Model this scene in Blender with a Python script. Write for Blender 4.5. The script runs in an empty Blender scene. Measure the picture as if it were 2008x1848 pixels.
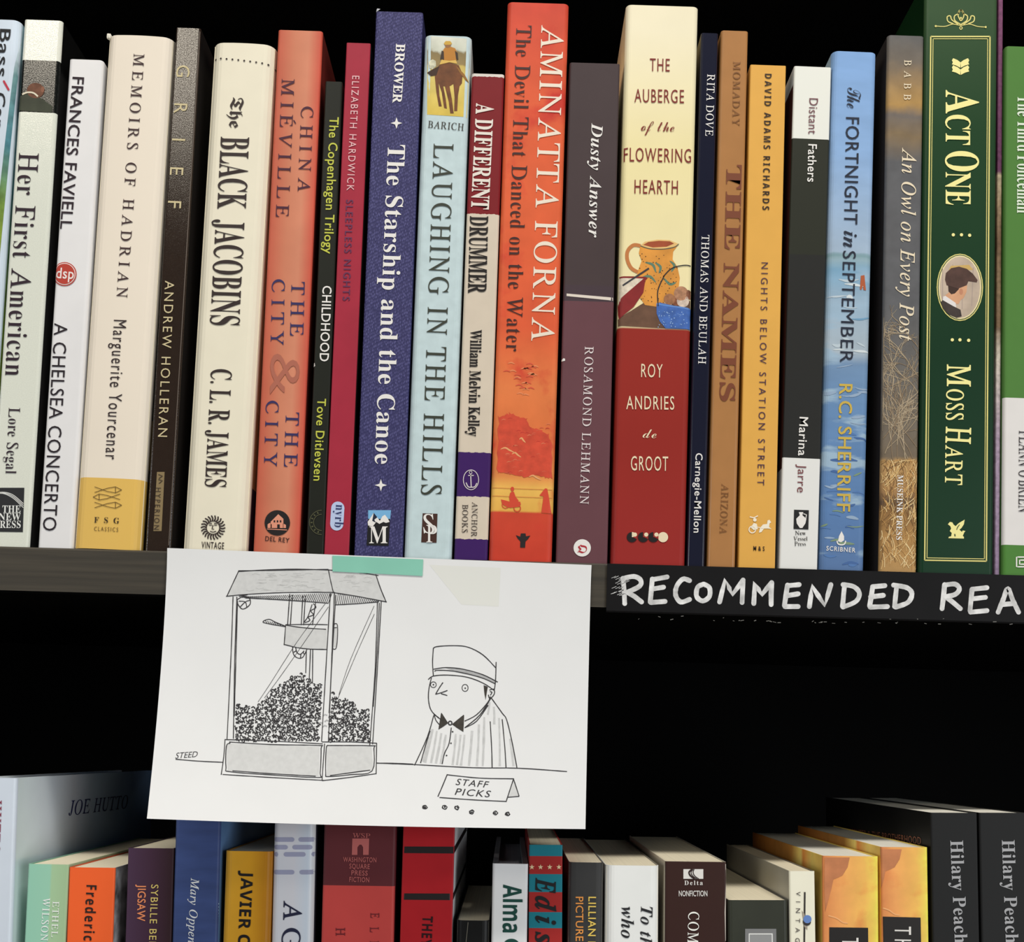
import bpy, math, random
from mathutils import Vector, Matrix
from mathutils.geometry import tessellate_polygon
random.seed(7)
S = bpy.context.scene
COL = S.collection

# ------------------------------------------------------------------ camera
FPX = 2200.0                 # focal length in pixels of the 2008 px wide frame
PITCH, ROLL = 0.062, 0.0285
PX0, PY0 = 1004.0, 1335.0    # where the optical axis meets the frame (upper part of a taller shot)
CAM = Vector((0.0, -0.45, -0.0765))
_f = Vector((0, math.cos(PITCH), math.sin(PITCH)))
_r0 = Vector((1, 0, 0)); _u0 = Vector((0, -math.sin(PITCH), math.cos(PITCH)))
_r = _r0 * math.cos(ROLL) + _u0 * math.sin(ROLL)
_u = _u0 * math.cos(ROLL) - _r0 * math.sin(ROLL)
cd = bpy.data.cameras.new('camera'); cam = bpy.data.objects.new('camera', cd); COL.objects.link(cam)
cam.matrix_world = Matrix(((_r.x, _u.x, -_f.x, CAM.x), (_r.y, _u.y, -_f.y, CAM.y), (_r.z, _u.z, -_f.z, CAM.z), (0, 0, 0, 1)))
cd.sensor_fit = 'HORIZONTAL'; cd.sensor_width = 36.0; cd.lens = FPX / 2008 * 36.0
cd.shift_x = (1004.0 - PX0) / 2008; cd.shift_y = (PY0 - 924.0) / 2008
cd.clip_start = 0.02; cd.clip_end = 50
S.camera = cam

# ------------------------------------------------------------------ light
S.view_settings.view_transform = 'Standard'
S.view_settings.look = 'None'
S.view_settings.gamma = 1.0
S.view_settings.use_curve_mapping = False
S.view_settings.exposure = -0.08
W = bpy.data.worlds.new('world'); S.world = W; W.use_nodes = True
W.node_tree.nodes['Background'].inputs[0].default_value = (0.9, 0.95, 1.0, 1)
W.node_tree.nodes['Background'].inputs[1].default_value = 0.06
def area(name, loc, target, sx, sy, power, col):
    d = bpy.data.lights.new(name, 'AREA'); d.shape = 'RECTANGLE'; d.size = sx; d.size_y = sy
    d.energy = power; d.color = col
    o = bpy.data.objects.new(name, d); COL.objects.link(o); o.location = loc
    o.rotation_euler = (Vector(target) - Vector(loc)).to_track_quat('-Z', 'Y').to_euler()
    return o
area('ceiling_strip_light', (0.15, -0.80, 1.62), (0, 0, 0), 1.3, 0.16, 31, (1.0, 0.955, 0.89))
area('ceiling_light_behind', (-0.76, -1.5, 1.22), (-0.15, 0, 0.2), 0.6, 0.26, 4.6, (1.0, 0.91, 0.76))
area('right_fill_light', (1.8, -1.95, -0.25), (0, 0, -0.05), 1.4, 1.7, 34, (0.93, 0.97, 1.0))  # added fill lamp, reaches the books behind the hanging drawing
area('left_fill_light', (-2.0, -1.9, 0.15), (0, 0, -0.05), 1.2, 1.1, 15, (0.93, 0.97, 1.0))  # added weaker fill from the left, stands for no known source

# ------------------------------------------------------------------ pixel <-> place
def ray(px, py):
    return (_f + _r * ((px - PX0) / FPX) + _u * ((PY0 - py) / FPX))
def at(px, py, Y):
    d = ray(px, py); return CAM + d * ((Y - CAM.y) / d.y)

# ------------------------------------------------------------------ materials
GAIN = 1.0
def lin(c):
    return tuple(min(0.95, GAIN * w) for w in lin0(c))
def lin0(c):
    return tuple((v / 255 / 12.92 if v / 255 <= 0.04045 else ((v / 255 + 0.055) / 1.055) ** 2.4) for v in c)
MATS = {}
def nd(m, t, **kw):
    n = m.node_tree.nodes.new(t)
    for k, v in kw.items(): setattr(n, k, v)
    return n
def mat(name, rgb, rough=0.45, spec=0.4, vary=0.0, scale=60, stretch=(1, 1, 1), bump=0.0, bscale=900, coat=0.0):
    key = (name, rgb, rough, spec, vary, scale, bump, GAIN)
    if key in MATS: return MATS[key]
    m = bpy.data.materials.new(name); m.use_nodes = True; MATS[key] = m
    b = m.node_tree.nodes['Principled BSDF']; L = m.node_tree.links
    c = lin(rgb)
    b.inputs['Base Color'].default_value = (*c, 1); b.inputs['Roughness'].default_value = rough
    b.inputs['Specular IOR Level'].default_value = spec
    b.inputs['Coat Weight'].default_value = coat; b.inputs['Coat Roughness'].default_value = 0.12
    tc = None
    if vary or bump:
        tc = nd(m, 'ShaderNodeTexCoord'); mp = nd(m, 'ShaderNodeMapping'); mp.inputs['Scale'].default_value = stretch
        L.new(tc.outputs['Object'], mp.inputs[0])
    if vary:
        n = nd(m, 'ShaderNodeTexNoise'); n.inputs['Scale'].default_value = scale; n.inputs['Detail'].default_value = 5
        L.new(mp.outputs[0], n.inputs['Vector'])
        r = nd(m, 'ShaderNodeValToRGB')
        r.color_ramp.elements[0].position = 0.3; r.color_ramp.elements[1].position = 0.7
        r.color_ramp.elements[0].color = (*[v * (1 - vary) for v in c], 1)
        r.color_ramp.elements[1].color = (*[min(1, v * (1 + vary)) for v in c], 1)
        L.new(n.outputs[0], r.inputs[0]); L.new(r.outputs[0], b.inputs['Base Color'])
    if bump:
        n = nd(m, 'ShaderNodeTexNoise'); n.inputs['Scale'].default_value = bscale; n.inputs['Detail'].default_value = 3
        L.new(mp.outputs[0], n.inputs['Vector'])
        bp = nd(m, 'ShaderNodeBump'); bp.inputs['Strength'].default_value = bump; bp.inputs['Distance'].default_value = 0.0004
        L.new(n.outputs[0], bp.inputs['Height']); L.new(bp.outputs[0], b.inputs['Normal'])
    return m
def ramp_mat(name, stops, axis='Z', hard=False, wob=0.0, wscale=90, vary=0.0, vscale=120, vstretch=(1, 1, 1), rough=0.48, spec=0.2,
             mixc=None, mscale=60, mstretch=(1, 1, 1), mlo=0.5, mhi=0.6, mrange=None, bump=0.0, bscale=900):
    """printed cover: colours placed along one local axis (metres), edges wobbled by noise, blotches of a second colour"""
    m = bpy.data.materials.new(name); m.use_nodes = True; L = m.node_tree.links
    b = m.node_tree.nodes['Principled BSDF']; b.inputs['Roughness'].default_value = rough; b.inputs['Specular IOR Level'].default_value = spec
    tc = nd(m, 'ShaderNodeTexCoord'); sx = nd(m, 'ShaderNodeSeparateXYZ'); L.new(tc.outputs['Object'], sx.inputs[0])
    val = sx.outputs[axis]
    if wob:
        n = nd(m, 'ShaderNodeTexNoise'); n.inputs['Scale'].default_value = wscale; n.inputs['Detail'].default_value = 6
        L.new(tc.outputs['Object'], n.inputs['Vector'])
        a = nd(m, 'ShaderNodeMath', operation='MULTIPLY_ADD'); L.new(n.outputs[0], a.inputs[0]); a.inputs[1].default_value = wob * 2; a.inputs[2].default_value = -wob
        s = nd(m, 'ShaderNodeMath', operation='ADD'); L.new(val, s.inputs[0]); L.new(a.outputs[0], s.inputs[1]); val = s.outputs[0]
    stops = sorted(stops, key=lambda q: q[0]); lo = stops[0][0] - 1e-4; hi = stops[-1][0] + 1e-4
    mr = nd(m, 'ShaderNodeMapRange'); L.new(val, mr.inputs[0]); mr.inputs[1].default_value = lo; mr.inputs[2].default_value = hi
    r = nd(m, 'ShaderNodeValToRGB'); cr = r.color_ramp; cr.interpolation = 'CONSTANT' if hard else 'LINEAR'
    while len(cr.elements) < len(stops): cr.elements.new(0.5)
    for e, (p, c) in zip(cr.elements, stops): e.position = (p - lo) / (hi - lo)
    for e, (p, c) in zip(cr.elements, stops): e.color = (*lin(c), 1)
    L.new(mr.outputs[0], r.inputs[0]); out = r.outputs[0]
    if mixc is not None:
        mp = nd(m, 'ShaderNodeMapping'); mp.inputs['Scale'].default_value = mstretch; L.new(tc.outputs['Object'], mp.inputs[0])
        n = nd(m, 'ShaderNodeTexNoise'); n.inputs['Scale'].default_value = mscale; n.inputs['Detail'].default_value = 6; L.new(mp.outputs[0], n.inputs['Vector'])
        k = nd(m, 'ShaderNodeMapRange'); L.new(n.outputs[0], k.inputs[0]); k.inputs[1].default_value = mlo; k.inputs[2].default_value = mhi
        fac = k.outputs[0]
        if mrange:
            g = nd(m, 'ShaderNodeMapRange'); g.interpolation_type = 'SMOOTHSTEP'; L.new(val, g.inputs[0])
            g.inputs[1].default_value = mrange[0]; g.inputs[2].default_value = mrange[0] + 0.004
            g2 = nd(m, 'ShaderNodeMapRange'); L.new(val, g2.inputs[0]); g2.inputs[1].default_value = mrange[1]; g2.inputs[2].default_value = mrange[1] - 0.004
            p1 = nd(m, 'ShaderNodeMath', operation='MULTIPLY'); L.new(g.outputs[0], p1.inputs[0]); L.new(g2.outputs[0], p1.inputs[1])
            p2 = nd(m, 'ShaderNodeMath', operation='MULTIPLY'); L.new(p1.outputs[0], p2.inputs[0]); L.new(fac, p2.inputs[1]); fac = p2.outputs[0]
        x = nd(m, 'ShaderNodeMix', data_type='RGBA'); L.new(fac, x.inputs[0]); L.new(out, x.inputs[6]); x.inputs[7].default_value = (*lin(mixc), 1); out = x.outputs[2]
    if vary:
        mp = nd(m, 'ShaderNodeMapping'); mp.inputs['Scale'].default_value = vstretch; L.new(tc.outputs['Object'], mp.inputs[0])
        n = nd(m, 'ShaderNodeTexNoise'); n.inputs['Scale'].default_value = vscale; n.inputs['Detail'].default_value = 6; L.new(mp.outputs[0], n.inputs['Vector'])
        k = nd(m, 'ShaderNodeMapRange'); L.new(n.outputs[0], k.inputs[0]); k.inputs[1].default_value = 0.3; k.inputs[2].default_value = 0.7
        k.inputs[3].default_value = 1 - vary; k.inputs[4].default_value = 1 + vary
        x = nd(m, 'ShaderNodeMix', data_type='RGBA', blend_type='MULTIPLY'); x.inputs[0].default_value = 1.0
        L.new(out, x.inputs[6]); L.new(k.outputs[0], x.inputs[7]); out = x.outputs[2]
    L.new(out, b.inputs['Base Color'])
    if bump:
        n = nd(m, 'ShaderNodeTexNoise'); n.inputs['Scale'].default_value = bscale; L.new(tc.outputs['Object'], n.inputs['Vector'])
        bp = nd(m, 'ShaderNodeBump'); bp.inputs['Strength'].default_value = bump; bp.inputs['Distance'].default_value = 0.0004
        L.new(n.outputs[0], bp.inputs['Height']); L.new(bp.outputs[0], b.inputs['Normal'])
    return m
def speckle(m, lo, hi, scale, r0, r1):
    """grainy gloss: fine noise drives how strongly the jacket mirrors the lamps"""
    L = m.node_tree.links; b = m.node_tree.nodes['Principled BSDF']
    tc = nd(m, 'ShaderNodeTexCoord'); n = nd(m, 'ShaderNodeTexNoise'); n.inputs['Scale'].default_value = scale; n.inputs['Detail'].default_value = 4; L.new(tc.outputs['Object'], n.inputs['Vector'])
    for sock, a, c in (('Specular IOR Level', lo, hi), ('Roughness', r1, r0)):
        k = nd(m, 'ShaderNodeMapRange'); k.inputs[1].default_value = .36; k.inputs[2].default_value = .64; k.inputs[3].default_value = a; k.inputs[4].default_value = c
        L.new(n.outputs[0], k.inputs[0]); L.new(k.outputs[0], b.inputs[sock])
    return m
def cloth_mat(name, rgb, rgb2):
    m = bpy.data.materials.new(name); m.use_nodes = True; L = m.node_tree.links
    b = m.node_tree.nodes['Principled BSDF']; b.inputs['Roughness'].default_value = 0.7
    tc = nd(m, 'ShaderNodeTexCoord'); mp = nd(m, 'ShaderNodeMapping'); L.new(tc.outputs['Object'], mp.inputs[0])
    mp.inputs['Scale'].default_value = (1600, 900, 700); mp.inputs['Rotation'].default_value = (0, 0.25, 0)
    v = nd(m, 'ShaderNodeTexVoronoi'); v.inputs['Scale'].default_value = 1.0; v.inputs['Randomness'].default_value = 0.45; L.new(mp.outputs[0], v.inputs['Vector'])
    r = nd(m, 'ShaderNodeValToRGB'); r.color_ramp.elements[0].position = 0.12; r.color_ramp.elements[1].position = 0.5
    r.color_ramp.elements[0].color = (*lin(rgb2), 1); r.color_ramp.elements[1].color = (*lin(rgb), 1)
    L.new(v.outputs['Distance'], r.inputs[0]); L.new(r.outputs[0], b.inputs['Base Color'])
    bp = nd(m, 'ShaderNodeBump'); bp.inputs['Strength'].default_value = 0.5; bp.inputs['Distance'].default_value = 0.0004; bp.invert = True
    L.new(v.outputs['Distance'], bp.inputs['Height']); L.new(bp.outputs[0], b.inputs['Normal'])
    return m
def pages_mat(name, rgb):
    m = bpy.data.materials.new(name); m.use_nodes = True; L = m.node_tree.links
    b = m.node_tree.nodes['Principled BSDF']; b.inputs['Roughness'].default_value = 0.85; b.inputs['Specular IOR Level'].default_value = 0.15
    tc = nd(m, 'ShaderNodeTexCoord'); mp = nd(m, 'ShaderNodeMapping'); L.new(tc.outputs['Object'], mp.inputs[0])
    mp.inputs['Scale'].default_value = (5200, 6, 6)
    n = nd(m, 'ShaderNodeTexNoise'); n.inputs['Scale'].default_value = 1.0; n.inputs['Detail'].default_value = 2; L.new(mp.outputs[0], n.inputs['Vector'])
    c = lin(rgb); r = nd(m, 'ShaderNodeValToRGB'); r.color_ramp.elements[0].position = 0.3; r.color_ramp.elements[1].position = 0.62
    r.color_ramp.elements[0].color = (*[v * 0.8 for v in c], 1); r.color_ramp.elements[1].color = (*c, 1)
    L.new(n.outputs[0], r.inputs[0]); L.new(r.outputs[0], b.inputs['Base Color'])
    return m
CREAM_PAGES = pages_mat('cream_pages', (242, 232, 204)); WHITE_PAGES = pages_mat('white_pages', (243, 240, 226))
GREY_PAGES = pages_mat('grey_pages', (150, 150, 160))
def ink(rgb, rough=0.5, vary=0.0, scale=200):
    return mat('ink', rgb, rough, 0.3, vary, scale)

# ------------------------------------------------------------------ mesh helpers
class MB:
    def __init__(s): s.v = []; s.f = []; s.m = []; s.mats = []
    def mi(s, m):
        if m not in s.mats: s.mats.append(m)
        return s.mats.index(m)
    def add(s, vs, fs, m):
        o = len(s.v); i = s.mi(m); s.v += [tuple(p) for p in vs]
        for f in fs: s.f.append(tuple(o + k for k in f)); s.m.append(i)
    def box(s, a, b, m):
        x0, y0, z0 = a; x1, y1, z1 = b
        s.add([(x0, y0, z0), (x1, y0, z0), (x1, y1, z0), (x0, y1, z0), (x0, y0, z1), (x1, y0, z1), (x1, y1, z1), (x0, y1, z1)],
              [(0, 3, 2, 1), (4, 5, 6, 7), (0, 1, 5, 4), (1, 2, 6, 5), (2, 3, 7, 6), (3, 0, 4, 7)], m)
    def build(s, name, parent=None, smooth=False):
        me = bpy.data.meshes.new(name); me.from_pydata(s.v, [], s.f)
        for m in s.mats: me.materials.append(m)
        me.polygons.foreach_set('material_index', s.m)
        if smooth: me.polygons.foreach_set('use_smooth', [True] * len(me.polygons))
        me.update()
        o = bpy.data.objects.new(name, me); COL.objects.link(o)
        if parent: o.parent = parent
        return o
def tag(o, label=None, cat=None, group=None, kind=None):
    for k, v in (('label', label), ('category', cat), ('group', group), ('kind', kind)):
        if v: o[k] = v
    return o
def empty(name, loc, ry=0.0):
    o = bpy.data.objects.new(name, None); o.empty_display_size = 0.02; COL.objects.link(o); o.location = loc; o.rotation_euler = (0, ry, 0); return o

# ------------------------------------------------------------------ lettering
_tc = bpy.data.curves.new('lettering_source', 'FONT'); _to = bpy.data.objects.new('lettering_source', _tc); COL.objects.link(_to)
_tc.resolution_u = 3
def raw(s, off):
    _tc.body = s; _tc.offset = off; _tc.size = 1
    dg = bpy.context.evaluated_depsgraph_get()
    me = bpy.data.meshes.new_from_object(_to.evaluated_get(dg))
    vs = [(v.co.x, v.co.y) for v in me.vertices]; fs = [tuple(p.vertices) for p in me.polygons]
    bpy.data.meshes.remove(me); return vs, fs
def mp_(U, Lo, holes=None):
    def g(c):
        if holes and c in holes: return holes[c]
        if 'A' <= c <= 'Z': return chr(U + ord(c) - 65)
        if 'a' <= c <= 'z': return chr(Lo + ord(c) - 97)
        return c
    return g
PL = lambda c: c
BS = mp_(0x1D400, 0x1D41A); IT = mp_(0x1D434, 0x1D44E, {'h': '\u210e'}); BI = mp_(0x1D468, 0x1D482)
SC = mp_(0x1D4D0, 0x1D4EA); FR = mp_(0x1D56C, 0x1D586); SN = mp_(0x1D5A0, 0x1D5BA); SB = mp_(0x1D5D4, 0x1D5EE); SI = mp_(0x1D608, 0x1D622)
# style: (upper map, lower map, offset upper, offset lower, unslant upper, xscale upper, xscale lower)
ST = {'g': (PL, PL, 0, 0, 0, 1, 1), 'gt': (PL, PL, -.006, -.006, 0, 1, 1), 'gb': (PL, PL, .010, .010, 0, 1, 1), 'gm': (PL, PL, .005, .005, 0, 1, 1), 'gx': (PL, PL, .017, .017, 0, 1, 1),
      's': (IT, BS, .003, -.009, .26, 1, .84), 'sm': (IT, BS, .010, .0, .26, 1, .9), 'sb': (BS, BS, 0, 0, 0, 1, 1), 'sx': (BS, BS, .008, .008, 0, 1, 1),
      'i': (IT, IT, .004, .004, 0, 1, 1), 'ib': (BI, BI, 0, 0, 0, 1, 1), 'ix': (BI, BI, .010, .010, 0, 1, 1), 'c': (SC, SC, -.004, -.004, 0, 1, 1), 'f': (FR, FR, 0, 0, 0, 1, 1),
      'n': (SN, SN, 0, 0, 0, 1, 1), 'nb': (SB, SB, 0, 0, 0, 1, 1), 'nx': (SB, SB, .004, .004, 0, 1, 1), 'ni': (SI, SI, -.002, -.002, 0, 1, 1)}
GL = {}
def width(s, off):
    vs, _ = raw(s, off); xs = [p[0] for p in vs]; return (max(xs) - min(xs)) if xs else 0
CAPH = {}
def glyph(st, c):
    k = (st, c)
    if k in GL: return GL[k]
    mu, ml, ou, ol, un, xu, xl = ST[st]
    up = not ('a' <= c <= 'z')
    m, off, xs = (mu, ou, xu) if up else (ml, ol, xl)
    if st not in CAPH:
        v, _ = raw(mu('H'), ou); ys = [p[1] for p in v]; CAPH[st] = max(ys) - min(ys)
    H = m('H'); adv = (width(H + m(c) + H, off) - width(H + H, off))
    vs, fs = raw(m(c), off) if c != ' ' else ([], [])
    ch = CAPH[st]; sh = un if (up and 'A' <= c <= 'Z') else 0
    vs = [((x - sh * y) * xs / ch, y / ch) for x, y in vs]
    adv = adv * xs / ch
    if sh:                                        # straightened capitals get even side bearings
        x0 = min(p[0] for p in vs); x1 = max(p[0] for p in vs); sb = 0.015 if c in 'AVWTY' else 0.06
        vs = [(p[0] - x0 + sb, p[1]) for p in vs]; adv = x1 - x0 + 2 * sb
    GL[k] = (vs, fs, adv); return GL[k]
def layout(s, st, tr):
    x = 0; V = []; F = []
    for c in s:
        vs, fs, a = glyph(st, c)
        o = len(V); V += [(p[0] + x, p[1]) for p in vs]; F += [tuple(o + i for i in f) for f in fs]
        x += a + tr
    xs = [p[0] for p in V]; x0, x1 = min(xs), max(xs)
    return [(p[0] - x0, p[1]) for p in V], F, x1 - x0

# ------------------------------------------------------------------ printing on a surface
class Surf:
    """uv(px,py) -> 2D metres on the surface; pos(a,b,layer) -> local 3D"""
    def __init__(s, uv, pos, flat=1.0, step=0.0): s.uv = uv; s.pos = pos; s.flat = flat; s.step = step
def P_text(mb, sf, s, A, B, h, st, m, tr=0.06, lay=2, slant=0.0):
    a = Vector(sf.uv(*A)); b = Vector(sf.uv(*B)); d = b - a; Ln = d.length; d.normalize(); n = Vector((-d.y, d.x))
    # metres per pixel near the text
    mid = ((A[0] + B[0]) / 2, (A[1] + B[1]) / 2)
    k = abs(B[0] - A[0]) > abs(B[1] - A[1])
    q = Vector(sf.uv(mid[0], mid[1] - h)) if k else Vector(sf.uv(mid[0] + h, mid[1]))
    hh = abs((q - Vector(sf.uv(*mid))).dot(n))
    V, F, w = layout(s, st, tr); sx = Ln / w
    mb.add([sf.pos(*(a + d * (x * sx + slant * y * hh) + n * (y * hh)), lay) for x, y in V], F, m)
def P_poly(mb, sf, pts, m, lay=1):
    q = [Vector(sf.uv(*p)) for p in pts]
    sc = 1000.0 / max(1e-9, max((p - q[0]).length for p in q))
    t = tessellate_polygon([[Vector(((p.x - q[0].x) * sc, (p.y - q[0].y) * sc, 0)) for p in q]])
    tris = [tuple(q[i] for i in f) for f in t]
    if sf.step:                                   # cut finer where the surface curves
        out = []; n = 0
        while tris:
            A, B, C = tris.pop(); n += 1
            if n > 6000: out.append((A, B, C)); continue
            e = ((A - B), (B - C), (C - A))
            k = max(range(3), key=lambda i: abs(e[i].x) + (abs(e[i].y) if sf.flat < 0 else 0))
            if max(abs(A.x), abs(B.x), abs(C.x)) > sf.flat and abs(e[k].x) + (abs(e[k].y) if sf.flat < 0 else 0) > sf.step:
                if k == 1: A, B, C = B, C, A
                elif k == 2: A, B, C = C, A, B
                M = (A + B) / 2; tris += [(A, M, C), (M, B, C)]
            else: out.append((A, B, C))
        tris = out
    vs = []; fs = []; ix = {}
    for tr in tris:
        A, B, C = tr
        if (B - A).cross(C - A) < 0: B, C = C, B
        f = []
        for p in (A, B, C):
            k = (round(p.x, 8), round(p.y, 8))
            if k not in ix: ix[k] = len(vs); vs.append(sf.pos(p.x, p.y, lay))
            f.append(ix[k])
        if len(set(f)) == 3: fs.append(tuple(f))
    mb.add(vs, fs, m)
def P_patch(mb, sf, quad, m, lay=1, nx=10, ny=10):
    """quad: TL,TR,BR,BL pixels, subdivided so that it follows the surface"""
    vs = []
    for j in range(ny + 1):
        for i in range(nx + 1):
            s, t = i / nx, j / ny
            p = [(quad[0][k] * (1 - s) + quad[1][k] * s) * (1 - t) + (quad[3][k] * (1 - s) + quad[2][k] * s) * t for k in (0, 1)]
            vs.append(sf.pos(*sf.uv(*p), lay))
    fs = [(j * (nx + 1) + i, (j + 1) * (nx + 1) + i, (j + 1) * (nx + 1) + i + 1, j * (nx + 1) + i + 1) for j in range(ny) for i in range(nx)]
    mb.add(vs, fs, m)
def P_circ(mb, sf, c, rx, m, ry=None, lay=2, n=28, rot=0):
    ry = ry or rx
    P_poly(mb, sf, [(c[0] + rx * math.cos(2 * math.pi * i / n) * math.cos(rot) - ry * math.sin(2 * math.pi * i / n) * math.sin(rot),
                     c[1] + rx * math.cos(2 * math.pi * i / n) * math.sin(rot) + ry * math.sin(2 * math.pi * i / n) * math.cos(rot)) for i in range(n)], m, lay)
def smooth(pts, n=5):
    if len(pts) < 3: return list(pts)
    out = []
    P = [pts[0]] + list(pts) + [pts[-1]]
    for i in range(1, len(P) - 2):
        for k in range(n):
            t = k / n; p0, p1, p2, p3 = P[i - 1], P[i], P[i + 1], P[i + 2]
            out.append(tuple(0.5 * (2 * p1[j] + (p2[j] - p0[j]) * t + (2 * p0[j] - 5 * p1[j] + 4 * p2[j] - p3[j]) * t * t + (3 * p1[j] - p0[j] - 3 * p2[j] + p3[j]) * t ** 3) for j in (0, 1)))
    out.append(tuple(pts[-1])); return out
def P_line(mb, sf, pts, w, m, lay=2, sm=False, taper=False, cap=False, jit=0.0):
    """a drawn stroke of width w pixels"""
    if sm: pts = smooth(pts)
    if sf.step:
        o = [pts[0]]; mx = 18.0 if sf.flat < 0 else 4.0
        for a, b in zip(pts, pts[1:]):
            n = int((math.hypot(b[0] - a[0], b[1] - a[1]) if sf.flat < 0 else abs(b[0] - a[0])) / mx) + 1
            o += [(a[0] + (b[0] - a[0]) * k / n, a[1] + (b[1] - a[1]) * k / n) for k in range(1, n + 1)]
        pts = o
    if len(pts) == 2: pts = [pts[0], ((pts[0][0] + pts[1][0]) / 2, (pts[0][1] + pts[1][1]) / 2), pts[1]]
    n = len(pts); L = []; R = []
    for i, p in enumerate(pts):
        a = pts[max(0, i - 1)]; b = pts[min(n - 1, i + 1)]
        dx, dy = b[0] - a[0], b[1] - a[1]; l = math.hypot(dx, dy) or 1e-6; nx, ny = -dy / l, dx / l
        ww = w / 2 * (1 + random.uniform(-jit, jit))
        if taper: ww *= max(0.12, math.sin(math.pi * (0.08 + 0.84 * i / (n - 1))))
        L.append((p[0] + nx * ww, p[1] + ny * ww)); R.append((p[0] - nx * ww, p[1] - ny * ww))
    vs = [sf.pos(*sf.uv(*p), lay) for p in L + R]
    fs = [(i, i + 1, n + i + 1, n + i) for i in range(n - 1)]
    mb.add(vs, fs, m)
    if cap:
        for k, p in enumerate((pts[0], pts[-1])):
            if k == 0 or math.hypot(p[0] - pts[0][0], p[1] - pts[0][1]) > w * .6: P_circ(mb, sf, p, w / 2, m, lay=lay + 0.2 + .1 * k, n=12)

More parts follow.
